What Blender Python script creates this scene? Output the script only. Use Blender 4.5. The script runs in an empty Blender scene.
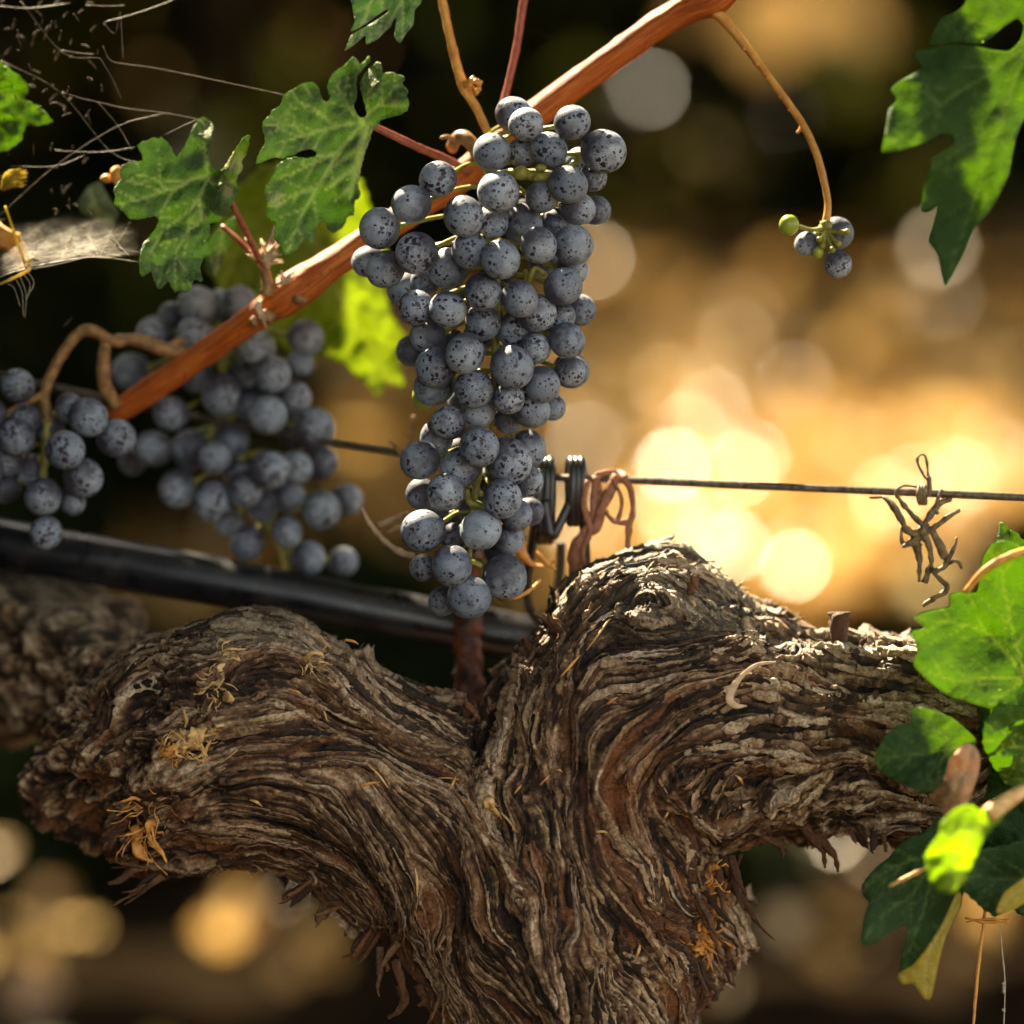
import bpy, bmesh, math, random
import numpy as np
from mathutils import Vector, Matrix, Euler, geometry
from mathutils.bvhtree import BVHTree

random.seed(7)
rng = np.random.default_rng(11)
R = math.radians
scene = bpy.context.scene
COL = scene.collection

# ------------------------------------------------------------------ camera
TILT = R(10.0)
FOCUS = 1.10                       # metres from the lens to the sharp plane
SPAN = 0.33                        # width of the picture at the sharp plane
S = SPAN / 1024.0
HC = Vector((0.0, 0.0, 0.60))      # the point of the sharp plane in the middle of the picture
FWD = Vector((0.0, math.cos(TILT), -math.sin(TILT)))
UPV = Vector((0.0, math.sin(TILT), math.cos(TILT)))
CAMLOC = HC - FWD * FOCUS
cd = bpy.data.cameras.new('camera')
cam = bpy.data.objects.new('camera', cd)
COL.objects.link(cam)
cam.location = CAMLOC
cam.rotation_euler = (R(90) - TILT, 0, 0)
cd.sensor_width = 36.0
cd.lens = 36.0 * FOCUS / SPAN
cd.clip_start = 0.02
cd.clip_end = 600.0
cd.dof.use_dof = True
cd.dof.focus_distance = FOCUS - 0.017
cd.dof.aperture_fstop = 3.8
cd.dof.aperture_blades = 0
scene.camera = cam

# ------------------------------------------------------------------ light
SUN_EL, SUN_AZ = R(45), R(-28)     # azimuth from +Y (away from the camera), negative = to the left
world = bpy.data.worlds.new("World")
scene.world = world
world.use_nodes = True
wn = world.node_tree
bg = wn.nodes['Background']
sky = wn.nodes.new('ShaderNodeTexSky')
sky.sky_type = 'NISHITA'
sky.sun_disc = False
sky.sun_elevation = SUN_EL
sky.sun_rotation = SUN_AZ
sky.dust_density = 3.0
hs = wn.nodes.new('ShaderNodeHueSaturation')
hs.inputs['Saturation'].default_value = 0.35
wn.links.new(sky.outputs[0], hs.inputs['Color'])
wm = wn.nodes.new('ShaderNodeMix'); wm.data_type = 'RGBA'; wm.blend_type = 'MULTIPLY'
wm.inputs[0].default_value = 1.0
wm.inputs[7].default_value = (1.0, 0.93, 0.80, 1)       # hazy late light
wn.links.new(hs.outputs[0], wm.inputs[6])
wn.links.new(wm.outputs[2], bg.inputs['Color'])
bg.inputs['Strength'].default_value = 0.09
sl = bpy.data.lights.new('sun', 'SUN')
sl.energy = 4.5
sl.angle = R(0.5)
sl.color = (1.0, 0.83, 0.56)
sun = bpy.data.objects.new('sun', sl)
COL.objects.link(sun)
sdir = Vector((math.sin(SUN_AZ) * math.cos(SUN_EL), math.cos(SUN_AZ) * math.cos(SUN_EL), math.sin(SUN_EL)))
sun.rotation_euler = sdir.to_track_quat('Z', 'Y').to_euler()
sun.location = (-3, 6, 6)

vs = scene.view_settings
vs.view_transform = 'Standard'
vs.look = 'None'
vs.exposure = 2.9
vs.gamma = 1.0
scene.cycles.use_denoising = True
scene.cycles.max_bounces = 8
scene.cycles.transparent_max_bounces = 12
scene.cycles.sample_clamp_indirect = 8.0

# ------------------------------------------------------------------ helpers
DP = FOCUS / S                     # focus distance in picture units (1 unit = S metres)


def P(px, py, d=0.0):
    """place in the view-aligned frame -> world; d = units behind the sharp plane"""
    k = (DP + d) / DP
    return HC + Vector((1, 0, 0)) * ((px - 512) * S * k) + UPV * ((512 - py) * S * k) + FWD * (d * S)


_RX = np.array((1.0, 0, 0)); _UP = np.array(UPV); _FW = np.array(FWD); _HC = np.array(HC)


def PN(a):
    """N x 3 array of (px, py, d) -> world"""
    a = np.asarray(a, float)
    k = (DP + a[:, 2]) / DP
    return (_HC + np.outer((a[:, 0] - 512) * S * k, _RX) + np.outer((512 - a[:, 1]) * S * k, _UP)
            + np.outer(a[:, 2] * S, _FW))


def tag(o, label=None, cat=None, group=None, kind=None):
    if label: o['label'] = label
    if cat: o['category'] = cat
    if group: o['group'] = group
    if kind: o['kind'] = kind
    return o


def empty(name, loc):
    o = bpy.data.objects.new(name, None)
    o.empty_display_size = 0.02
    COL.objects.link(o)
    o.location = loc
    return o


def np_mesh(name, verts, faces, attrs=None, smooth=True):
    """verts N x 3, faces M x k (one k) or list of lists"""
    me = bpy.data.meshes.new(name)
    verts = np.asarray(verts, np.float32)
    me.vertices.add(len(verts))
    me.vertices.foreach_set('co', verts.ravel())
    if isinstance(faces, np.ndarray):
        n, k = faces.shape
        me.loops.add(n * k)
        me.loops.foreach_set('vertex_index', faces.astype(np.int32).ravel())
        me.polygons.add(n)
        me.polygons.foreach_set('loop_start', np.arange(0, n * k, k, dtype=np.int32))
    else:
        tot = [len(f) for f in faces]
        fl = [i for f in faces for i in f]
        me.loops.add(len(fl))
        me.loops.foreach_set('vertex_index', np.array(fl, np.int32))
        me.polygons.add(len(faces))
        st = np.concatenate(([0], np.cumsum(tot)[:-1])).astype(np.int32)
        me.polygons.foreach_set('loop_start', st)
    me.update(calc_edges=True)
    me.validate()
    if smooth:
        me.polygons.foreach_set('use_smooth', np.ones(len(me.polygons), bool))
    for k, v in (attrs or {}).items():
        a = me.attributes.new(k, 'FLOAT', 'POINT')
        a.data.foreach_set('value', np.asarray(v, np.float32))
    me.update()
    return me


def link(name, me, mat, parent=None, loc=None):
    """one mesh object; verts are world coordinates, moved to the origin of the thing it belongs to"""
    o = bpy.data.objects.new(name, me)
    COL.objects.link(o)
    if mat: me.materials.append(mat)
    base = parent
    off = Vector((0, 0, 0))
    while base is not None:
        off += base.location
        base = base.parent
    if parent is not None:
        o.parent = parent
        me.transform(Matrix.Translation(-off))
    elif loc is not None:
        o.location = loc
        me.transform(Matrix.Translation(-Vector(loc)))
    return o


# ---- value noise on a periodic random table
_T = rng.standard_normal((64, 64, 64)).astype(np.float32)


def vnoise(p):
    p = np.asarray(p, np.float32)
    i = np.floor(p).astype(np.int32)
    f = p - i
    f = f * f * (3 - 2 * f)
    i0 = i & 63; i1 = (i + 1) & 63
    x0, y0, z0 = i0.T; x1, y1, z1 = i1.T
    fx, fy, fz = f.T
    a = _T[x0, y0, z0] * (1 - fx) + _T[x1, y0, z0] * fx
    b = _T[x0, y1, z0] * (1 - fx) + _T[x1, y1, z0] * fx
    c = _T[x0, y0, z1] * (1 - fx) + _T[x1, y0, z1] * fx
    d = _T[x0, y1, z1] * (1 - fx) + _T[x1, y1, z1] * fx
    a = a * (1 - fy) + b * fy
    c = c * (1 - fy) + d * fy
    return a * (1 - fz) + c * fz


def smoothpath(pts, n=8):
    """Catmull-Rom through rows of numbers"""
    p = np.asarray(pts, float)
    if len(p) < 3:
        t = np.linspace(0, 1, n + 1)[:, None]
        return p[0] * (1 - t) + p[1] * t
    q = np.vstack((2 * p[0] - p[1], p, 2 * p[-1] - p[-2]))
    out = []
    for i in range(1, len(q) - 2):
        t = np.linspace(0, 1, n, endpoint=False)[:, None]
        a, b, c, d = q[i - 1], q[i], q[i + 1], q[i + 2]
        out.append(0.5 * ((2 * b) + (-a + c) * t + (2 * a - 5 * b + 4 * c - d) * t ** 2 + (-a + 3 * b - 3 * c + d) * t ** 3))
    out.append(p[-1][None])
    return np.vstack(out)


class MB:
    """collects tubes, sheets and blobs; build() links them as one mesh"""
    def __init__(self):
        self.v = []; self.f = []; self.a = {}; self.n = 0

    def add(self, v, f, **at):
        v = np.asarray(v, float)
        self.v.append(v)
        self.f += [[i + self.n for i in q] for q in f]
        for k in set(self.a) | set(at):
            self.a.setdefault(k, [np.zeros(self.n)] if self.n else [])
            x = at.get(k, 0.0)
            self.a[k].append(np.broadcast_to(np.asarray(x, float), (len(v),)))
        self.n += len(v)

    def tube(self, pts, rad, sides=10, n=6, flat=None, rough=0.0, freq=1.0, cap=True, twist=0.0, **at):
        """pts: world points; rad: one radius or one per point, metres"""
        pts = np.asarray(pts, float)
        rad = np.broadcast_to(np.asarray(rad, float), (len(pts),))
        q = smoothpath(np.column_stack((pts, rad)), n) if n > 1 else np.column_stack((pts, rad))
        c, r = q[:, :3], np.maximum(q[:, 3], 1e-5)
        t = np.gradient(c, axis=0)
        t /= np.linalg.norm(t, axis=1)[:, None] + 1e-12
        nn = np.cross(t[0], _FW)
        if np.linalg.norm(nn) < 1e-3: nn = np.cross(t[0], _UP)
        nn /= np.linalg.norm(nn)
        ring = []
        L = 0.0; LL = []
        ang = np.linspace(0, 2 * np.pi, sides, endpoint=False)
        for i in range(len(c)):
            if i:
                L += np.linalg.norm(c[i] - c[i - 1])
            LL.append(L)
            nn = nn - t[i] * np.dot(nn, t[i])
            nn /= np.linalg.norm(nn) + 1e-12
            b = np.cross(t[i], nn)
            a2 = ang + twist * L
            rr = r[i] * np.ones(sides)
            cc, ss = np.cos(a2), np.sin(a2)
            if flat: ss = ss * flat
            if rough:
                s = np.column_stack((np.cos(ang) * r[i] * freq, np.sin(ang) * r[i] * freq, np.full(sides, L * freq)))
                rr = rr * (1 + rough * vnoise(s + 17.3))
            ring.append(c[i] + np.outer(cc * rr, nn) + np.outer(ss * rr, b))
        v = np.vstack(ring)
        m = len(c)
        f = [[i * sides + j, i * sides + (j + 1) % sides, (i + 1) * sides + (j + 1) % sides, (i + 1) * sides + j]
             for i in range(m - 1) for j in range(sides)]
        if cap:
            f.append([j for j in range(sides)][::-1])
            f.append([(m - 1) * sides + j for j in range(sides)])
        at.setdefault('along', np.repeat(np.array(LL), sides))
        at.setdefault('round', np.tile(ang, m))
        self.add(v, f, **at)

    def blob(self, c, r, squash=(1, 1, 1), rough=0.0, freq=3.0, seg=12, **at):
        th = np.linspace(0, np.pi, seg // 2 + 2)
        ph = np.linspace(0, 2 * np.pi, seg, endpoint=False)
        v = []
        for a in th:
            for b in ph:
                v.append((math.sin(a) * math.cos(b), math.sin(a) * math.sin(b), math.cos(a)))
        v = np.array(v)
        k = 1 + rough * vnoise(v * freq + np.array(c) * 400)
        v = np.array(c) + v * np.array(squash) * r * k[:, None]
        m = len(th)
        f = [[i * seg + j, (i + 1) * seg + j, (i + 1) * seg + (j + 1) % seg, i * seg + (j + 1) % seg]
             for i in range(m - 1) for j in range(seg)]
        self.add(v, f, **at)

    def build(self, name, mat, parent=None, loc=None, smooth=True):
        at = {k: np.concatenate(x) for k, x in self.a.items()}
        me = np_mesh(name, np.vstack(self.v), self.f, at, smooth)
        return link(name, me, mat, parent, loc)


def PX(pts):
    return PN(np.array([(p[0], p[1], p[2] if len(p) > 2 else 0.0) for p in pts], float))


# ---- material helper
class Mat:
    def __init__(self, name):
        self.m = bpy.data.materials.new(name)
        self.m.use_nodes = True
        self.t = self.m.node_tree
        self.b = self.t.nodes['Principled BSDF']
        self.out = self.t.nodes['Material Output']

    def node(self, typ, ins=None, **props):
        n = self.t.nodes.new(typ)
        for k, v in props.items(): setattr(n, k, v)
        for k, v in (ins or {}).items():
            if hasattr(v, 'is_output') or isinstance(v, bpy.types.NodeSocket): self.t.links.new(v, n.inputs[k])
            else: n.inputs[k].default_value = v
        return n

    def attr(self, name):
        return self.node('ShaderNodeAttribute', attribute_name=name).outputs['Fac']

    def ramp(self, fac, stops, interp='LINEAR'):
        n = self.node('ShaderNodeValToRGB', {'Fac': fac})
        cr = n.color_ramp
        cr.interpolation = interp
        while len(cr.elements) < len(stops): cr.elements.new(0.5)
        for e, (p, c) in zip(cr.elements, stops):
            e.position = p
            e.color = (*c, 1) if len(c) == 3 else c
        return n.outputs['Color']

    def mix(self, fac, a, b, blend='MIX'):
        n = self.node('ShaderNodeMix', data_type='RGBA', blend_type=blend)
        for i, v in ((0, fac), (6, a), (7, b)):
            if isinstance(v, bpy.types.NodeSocket): self.t.links.new(v, n.inputs[i])
            elif i and len(v) == 3: n.inputs[i].default_value = (*v, 1)
            else: n.inputs[i].default_value = v
        return n.outputs[2]

    def math(self, op, a, b=0.0, c=0.0, clamp=False):
        n = self.node('ShaderNodeMath', operation=op, use_clamp=clamp)
        for i, v in enumerate((a, b, c)):
            if isinstance(v, bpy.types.NodeSocket): self.t.links.new(v, n.inputs[i])
            else: n.inputs[i].default_value = v
        return n.outputs[0]

    def noise(self, vec, scale, detail=4.0, rough=0.55, dist=0.0):
        n = self.node('ShaderNodeTexNoise', {'Scale': scale, 'Detail': detail, 'Roughness': rough, 'Distortion': dist})
        if vec is not None: self.t.links.new(vec, n.inputs['Vector'])
        return n.outputs['Fac']

    def voro(self, vec, scale, rand=1.0, feature='F1'):
        n = self.node('ShaderNodeTexVoronoi', {'Scale': scale, 'Randomness': rand}, feature=feature)
        if vec is not None: self.t.links.new(vec, n.inputs['Vector'])
        return n

    def pos(self):
        return self.node('ShaderNodeNewGeometry').outputs['Position']

    def obj(self):
        return self.node('ShaderNodeTexCoord').outputs['Object']

    def bump(self, h, strength=0.3, dist=0.001):
        n = self.node('ShaderNodeBump', {'Height': h, 'Strength': strength, 'Distance': dist})
        self.t.links.new(n.outputs[0], self.b.inputs['Normal'])
        return n.outputs[0]

    def set(self, **kw):
        for k, v in kw.items():
            k = {'color': 'Base Color', 'rough': 'Roughness', 'spec': 'Specular IOR Level', 'metal': 'Metallic'}.get(k, k)
            if isinstance(v, bpy.types.NodeSocket): self.t.links.new(v, self.b.inputs[k])
            else: self.b.inputs[k].default_value = (*v, 1) if isinstance(v, tuple) and len(v) == 3 else v
        return self


M = {}

# bark: 'tone' = fibre value with groove shade painted in, 'rust' = inner bark showing, 'moss' = grey-green weathering
m = Mat('shredding_bark')
tone = m.attr('tone')
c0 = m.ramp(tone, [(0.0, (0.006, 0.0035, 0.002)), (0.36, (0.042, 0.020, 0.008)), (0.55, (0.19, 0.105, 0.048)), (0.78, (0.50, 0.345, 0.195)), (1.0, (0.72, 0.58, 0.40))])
nz = m.noise(m.pos(), 900, 5, 0.65)
c1 = m.mix(m.math('MULTIPLY', m.attr('rust'), 0.8), c0, (0.26, 0.095, 0.026))
c2 = m.mix(m.math('MULTIPLY', m.attr('moss'), 0.7), c1, m.ramp(tone, [(0.1, (0.05, 0.045, 0.03)), (0.9, (0.27, 0.245, 0.17))]))
c3 = m.mix(0.75, c2, m.ramp(nz, [(0.36, (0.22, 0.20, 0.18)), (0.62, (1.25, 1.22, 1.2))]), 'MULTIPLY')
m.set(color=c3, rough=0.5, spec=0.5)
m.bump(m.math('ADD', m.math('MULTIPLY', nz, 0.6), m.noise(m.pos(), 2200, 3, 0.6)), 0.9, 0.0010)
M['bark'] = m.m

m = Mat('cane_wood')
al, ro = m.attr('along'), m.attr('round')
cx = m.node('ShaderNodeCombineXYZ', {'X': m.math('MULTIPLY', m.math('COSINE', ro), 2.2), 'Y': m.math('MULTIPLY', m.math('SINE', ro), 2.2), 'Z': m.math('MULTIPLY', al, 22.0)}).outputs[0]
st = m.noise(cx, 3.5, 6, 0.65)
sp = m.noise(m.pos(), 480, 3, 0.6)
c = m.ramp(st, [(0.28, (0.13, 0.024, 0.004)), (0.5, (0.40, 0.088, 0.010)), (0.72, (0.60, 0.20, 0.035))])
c = m.mix(m.ramp(sp, [(0.62, (0, 0, 0)), (0.72, (1, 1, 1))]), c, (0.10, 0.03, 0.012))
c = m.mix(m.attr('dark'), c, (0.06, 0.018, 0.008))
m.set(color=c, rough=0.5, spec=0.3)
m.bump(st, 0.7, 0.0008)
M['cane'] = m.m


def stemmat(name, a, b, rough=0.5, scale=300):
    m = Mat(name)
    n = m.noise(m.pos(), scale, 4, 0.6)
    m.set(color=m.ramp(n, [(0.3, a), (0.7, b)]), rough=rough, spec=0.4)
    m.bump(n, 0.3, 0.0006)
    return m.m


M['green_stem'] = stemmat('green_stem', (0.12, 0.12, 0.02), (0.34, 0.32, 0.055))
M['red_stem'] = stemmat('red_stem', (0.16, 0.03, 0.018), (0.36, 0.10, 0.05))
M['tan_stem'] = stemmat('tan_stem', (0.12, 0.06, 0.022), (0.34, 0.19, 0.07))
M['orange_stem'] = stemmat('orange_stem', (0.42, 0.16, 0.025), (0.66, 0.36, 0.07))
M['dry_tendril'] = stemmat('dry_tendril', (0.04, 0.026, 0.014), (0.27, 0.18, 0.09), 0.6, 420)
M['red_tendril'] = stemmat('red_tendril', (0.14, 0.045, 0.02), (0.34, 0.14, 0.065), 0.55, 420)
M['straw'] = stemmat('straw', (0.45, 0.24, 0.07), (0.78, 0.55, 0.24), 0.6, 500)
M['orange_straw'] = stemmat('orange_straw', (0.5, 0.17, 0.03), (0.75, 0.40, 0.10), 0.6, 500)
M['pale_bark'] = stemmat('pale_bark', (0.35, 0.24, 0.14), (0.62, 0.47, 0.30), 0.7, 400)
M['rust'] = stemmat('rusty_steel', (0.008, 0.007, 0.008), (0.15, 0.040, 0.014), 0.55, 190)
M['web'] = stemmat('spider_silk', (0.20, 0.17, 0.12), (0.50, 0.44, 0.32), 0.4, 600)

m = Mat('black_polythene')
n = m.noise(m.pos(), 140, 5, 0.6)
dst = m.ramp(m.noise(m.pos(), 60, 6, 0.7), [(0.48, (0, 0, 0)), (0.75, (0.8, 0.8, 0.8))])
m.set(color=m.mix(dst, m.ramp(n, [(0.35, (0.004, 0.005, 0.008)), (0.8, (0.016, 0.018, 0.024))]), (0.055, 0.05, 0.045)), rough=m.ramp(n, [(0.3, (0.24,) * 3), (0.7, (0.4,) * 3)]), spec=0.6)
m.bump(n, 0.12, 0.001)
M['hose'] = m.m
m = Mat('black_clip_metal')
n = m.noise(m.pos(), 300, 4, 0.6)
m.set(color=m.ramp(n, [(0.4, (0.008, 0.008, 0.009)), (0.8, (0.03, 0.028, 0.026))]), rough=0.3, spec=0.6)
M['clip'] = m.m
m = Mat('dull_wire')
n = m.noise(m.pos(), 500, 4, 0.6)
m.set(color=m.ramp(n, [(0.35, (0.045, 0.036, 0.028)), (0.75, (0.20, 0.16, 0.12))]), rough=0.42, metal=0.6)
M['wire'] = m.m

# grapes
m = Mat('blue_black_grape')
oc = m.obj()
rnd = m.node('ShaderNodeObjectInfo').outputs['Random']
off = m.node('ShaderNodeCombineXYZ', {'X': m.math('MULTIPLY', rnd, 61.7), 'Y': m.math('MULTIPLY', rnd, 23.1), 'Z': m.math('MULTIPLY', rnd, 91.3)}).outputs[0]
vec = m.node('ShaderNodeVectorMath', {0: oc, 1: off}, operation='ADD').outputs[0]
warp = m.node('ShaderNodeTexNoise', {'Scale': 3.0, 'Detail': 3.0, 'Vector': vec}).outputs['Color']
wv = m.node('ShaderNodeVectorMath', {0: warp, 1: (0.5, 0.5, 0.5)}, operation='SUBTRACT').outputs[0]
wv = m.node('ShaderNodeVectorMath', {0: wv, 'Scale': 0.22}, operation='SCALE').outputs[0]
vw = m.node('ShaderNodeVectorMath', {0: vec, 1: wv}, operation='ADD').outputs[0]
v1 = m.voro(vw, 3.6)
big = m.noise(vec, 1.6, 2, 0.5)
dens = m.math('ADD', m.math('MULTIPLY_ADD', big, 1.0, -0.36), m.math('MULTIPLY', m.math('FRACT', m.math('MULTIPLY', rnd, 5.17)), 0.18))                 # where spots gather
spot1 = m.math('SUBTRACT', m.math('MULTIPLY', dens, 1.25), v1.outputs['Distance'])
v2 = m.voro(vw, 7.5)
spot2 = m.math('SUBTRACT', m.math('MULTIPLY_ADD', dens, 0.8, 0.03), v2.outputs['Distance'])
v3 = m.voro(vw, 2.3)
spot3 = m.math('SUBTRACT', m.math('MULTIPLY_ADD', rnd, 0.22, 0.02), v3.outputs['Distance'])
sm = m.math('MAXIMUM', m.math('MAXIMUM', spot1, spot2), spot3)
spot = m.ramp(m.math('MULTIPLY_ADD', sm, 7.0, 0.35, True), [(0.25, (0, 0, 0)), (0.75, (1, 1, 1))])
rub = m.ramp(m.noise(vw, 2.1, 5, 0.7), [(0.47, (0, 0, 0)), (0.66, (1, 1, 1))])
fine = m.noise(vec, 26, 4, 0.7)
blm = m.mix(m.noise(vec, 1.1, 2), (0.15, 0.21, 0.29), (0.43, 0.49, 0.56))
blm = m.mix(0.35, blm, m.ramp(fine, [(0.3, (0.45, 0.45, 0.5)), (0.7, (1, 1, 1))]), 'MULTIPLY')
skin = m.mix(m.noise(vec, 2.0, 2), (0.010, 0.011, 0.024), (0.030, 0.017, 0.030))
blm = m.mix(1.0, blm, m.ramp(m.math('FRACT', m.math('MULTIPLY', rnd, 7.31)), [(0.0, (0.62, 0.64, 0.68)), (0.6, (1, 1, 1)), (1.0, (1.22, 1.2, 1.18))]), 'MULTIPLY')
c = m.mix(m.math('MULTIPLY', rub, m.math('MULTIPLY_ADD', m.math('FRACT', m.math('MULTIPLY', rnd, 13.7)), 0.6, 0.3)), blm, skin)
sz_ = m.node('ShaderNodeSeparateXYZ', {0: oc})
wax_shade = m.math('ADD', m.math('MULTIPLY', sz_.outputs['Z'], -0.62), m.math('MULTIPLY_ADD', big, 1.2, -0.30))     # bloom rubbed thin towards the stem, also painting shade between berries
c = m.mix(m.ramp(wax_shade, [(0.0, (0.16,) * 3), (0.55, (1, 1, 1))]), skin, c)
c = m.mix(spot, c, skin)
rr = m.math('MULTIPLY_ADD', spot, -0.28, 0.62)
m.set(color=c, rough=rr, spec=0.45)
m.b.inputs['Sheen Weight'].default_value = 0.03
m.b.inputs['Sheen Roughness'].default_value = 0.5
m.b.inputs['Sheen Tint'].default_value = (0.7, 0.78, 1, 1)
m.bump(m.math('MULTIPLY_ADD', spot, -0.6, fine), 0.12, 0.02)
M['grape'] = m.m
m = Mat('green_grape')
n = m.noise(m.obj(), 8, 3)
m.set(color=m.ramp(n, [(0.3, (0.18, 0.26, 0.02)), (0.7, (0.36, 0.42, 0.05))]), rough=0.3)
m.b.inputs['Subsurface Weight'].default_value = 0.3
m.b.inputs['Subsurface Radius'].default_value = (0.004, 0.005, 0.001)
M['green_grape'] = m.m


def leafmat(name, top, top2, vein, trans, tw, dust=0.3, dustc=(0.34, 0.37, 0.25), rough=0.62, yellow=0.0):
    m = Mat(name)
    p = m.pos()
    n1 = m.noise(p, 45, 4, 0.6)
    n2 = m.noise(p, 700, 4, 0.65)
    vo = m.voro(p, 520, 1.0, 'DISTANCE_TO_EDGE')
    ter = m.ramp(vo.outputs['Distance'], [(0.0, (1, 1, 1)), (0.12, (0, 0, 0))])
    c = m.mix(m.ramp(n1, [(0.35, (0, 0, 0)), (0.65, (1, 1, 1))]), top, top2)
    c = m.mix(m.math('MULTIPLY', ter, 0.2), c, vein)
    c = m.mix(m.math('MULTIPLY', m.ramp(m.math('ADD', m.math('MULTIPLY', n1, 0.5), m.math('MULTIPLY', n2, 0.55)), [(0.5, (0, 0, 0)), (0.66, (1, 1, 1))]), dust), c, dustc)
    c = m.mix(m.attr('vein'), c, vein)
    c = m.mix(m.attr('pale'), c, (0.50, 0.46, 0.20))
    m.set(color=c, rough=rough, spec=0.2)
    h = m.math('ADD', m.math('MULTIPLY', n2, 0.35), m.math('MULTIPLY', ter, -0.5))
    h = m.math('ADD', h, m.math('MULTIPLY', m.attr('vein'), -0.6))
    nb = m.bump(h, 0.55, 0.0008)
    tr = m.node('ShaderNodeBsdfTranslucent')
    tc = m.mix(m.math('MULTIPLY', m.attr('vein'), 0.35), trans, (0.5, 0.55, 0.1))
    m.t.links.new(tc, tr.inputs['Color'])
    m.t.links.new(nb, tr.inputs['Normal'])
    mx = m.node('ShaderNodeMixShader', {'Fac': tw})
    m.t.links.new(m.b.outputs[0], mx.inputs[1])
    m.t.links.new(tr.outputs[0], mx.inputs[2])
    m.t.links.new(mx.outputs[0], m.out.inputs['Surface'])
    return m.m


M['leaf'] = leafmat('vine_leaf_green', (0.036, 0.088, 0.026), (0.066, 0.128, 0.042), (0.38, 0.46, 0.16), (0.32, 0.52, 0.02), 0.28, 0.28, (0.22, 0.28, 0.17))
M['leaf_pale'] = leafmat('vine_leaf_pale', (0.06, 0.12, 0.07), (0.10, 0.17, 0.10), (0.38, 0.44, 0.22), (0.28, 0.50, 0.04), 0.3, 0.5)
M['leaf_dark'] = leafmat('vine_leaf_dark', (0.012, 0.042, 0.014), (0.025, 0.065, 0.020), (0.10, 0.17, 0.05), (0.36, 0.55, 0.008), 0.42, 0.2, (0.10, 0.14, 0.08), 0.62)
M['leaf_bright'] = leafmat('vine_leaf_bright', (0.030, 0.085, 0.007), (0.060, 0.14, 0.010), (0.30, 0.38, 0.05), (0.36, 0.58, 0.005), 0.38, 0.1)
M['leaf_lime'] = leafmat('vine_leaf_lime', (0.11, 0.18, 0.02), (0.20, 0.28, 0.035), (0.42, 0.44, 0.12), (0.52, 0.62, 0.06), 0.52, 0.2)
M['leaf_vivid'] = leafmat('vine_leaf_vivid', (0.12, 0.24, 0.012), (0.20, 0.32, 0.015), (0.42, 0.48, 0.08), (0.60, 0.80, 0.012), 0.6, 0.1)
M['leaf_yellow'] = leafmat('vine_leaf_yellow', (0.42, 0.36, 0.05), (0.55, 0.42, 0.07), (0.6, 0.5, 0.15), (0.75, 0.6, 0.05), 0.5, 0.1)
M['leaf_tan'] = leafmat('withered_leaf_tan', (0.36, 0.18, 0.08), (0.50, 0.31, 0.17), (0.5, 0.36, 0.2), (0.5, 0.25, 0.08), 0.25, 0.3, (0.6, 0.42, 0.28))

# ------------------------------------------------------------------ the old vine: trunk and two arms
# skeleton in picture units: (px, py, depth, radius)
LIMBS = [
    [(-100, 640, 430, 96), (0, 648, 300, 76), (70, 672, 195, 52), (130, 712, 90, 50), (170, 738, 30, 74), (205, 743, 4, 98), (255, 735, 0, 108), (335, 768, 0, 94), (415, 818, 0, 98), (500, 875, 5, 112), (560, 950, 10, 116), (576, 1040, 15, 102), (578, 1180, 20, 104)],
    [(560, 940, 10, 130), (575, 830, 5, 112), (605, 740, 0, 100), (640, 674, 0, 92), (644, 650, 0, 78), (686, 648, 0, 66)],
    [(610, 730, 0, 100), (700, 728, 5, 104), (800, 732, 10, 101), (900, 738, 15, 99), (1000, 735, 30, 96), (1150, 725, 60, 95)],
    [(175, 745, 20, 80), (110, 765, 40, 62), (74, 790, 55, 36), (54, 806, 60, 20)],                       # stub pointing down to the left
    [(145, 838, 10, 40), (200, 800, 0, 64)],
    [(512, 902, -66, 56), (528, 916, -64, 50)],                                        # burl in front
    [(648, 612, -50, 32), (652, 611, -48, 34)],
    [(725, 905, 10, 22), (722, 935, 10, 20), (668, 1000, 10, 30)],
    [(-60, 600, 440, 66), (40, 620, 350, 52), (120, 632, 270, 28)],                   # arm of the next head behind
]
SEG = []
for L in LIMBS:
    for a, b in zip(L[:-1], L[1:]):
        SEG.append((np.array(a[:3], float) + (0, 0, 34), np.array(b[:3], float) + (0, 0, 34), a[3], b[3]))


def body_sdf(p, k=9.0):
    acc = np.zeros(len(p))
    for a, b, ra, rb in SEG:
        ab = b - a
        t = np.clip(((p - a) @ ab) / (ab @ ab), 0, 1)
        d = np.linalg.norm(p - a - t[:, None] * ab, axis=1) - (ra + (rb - ra) * t)
        acc += np.exp(-np.clip(d, -60, 400) / k)
    return -k * np.log(acc + 1e-30)


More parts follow.
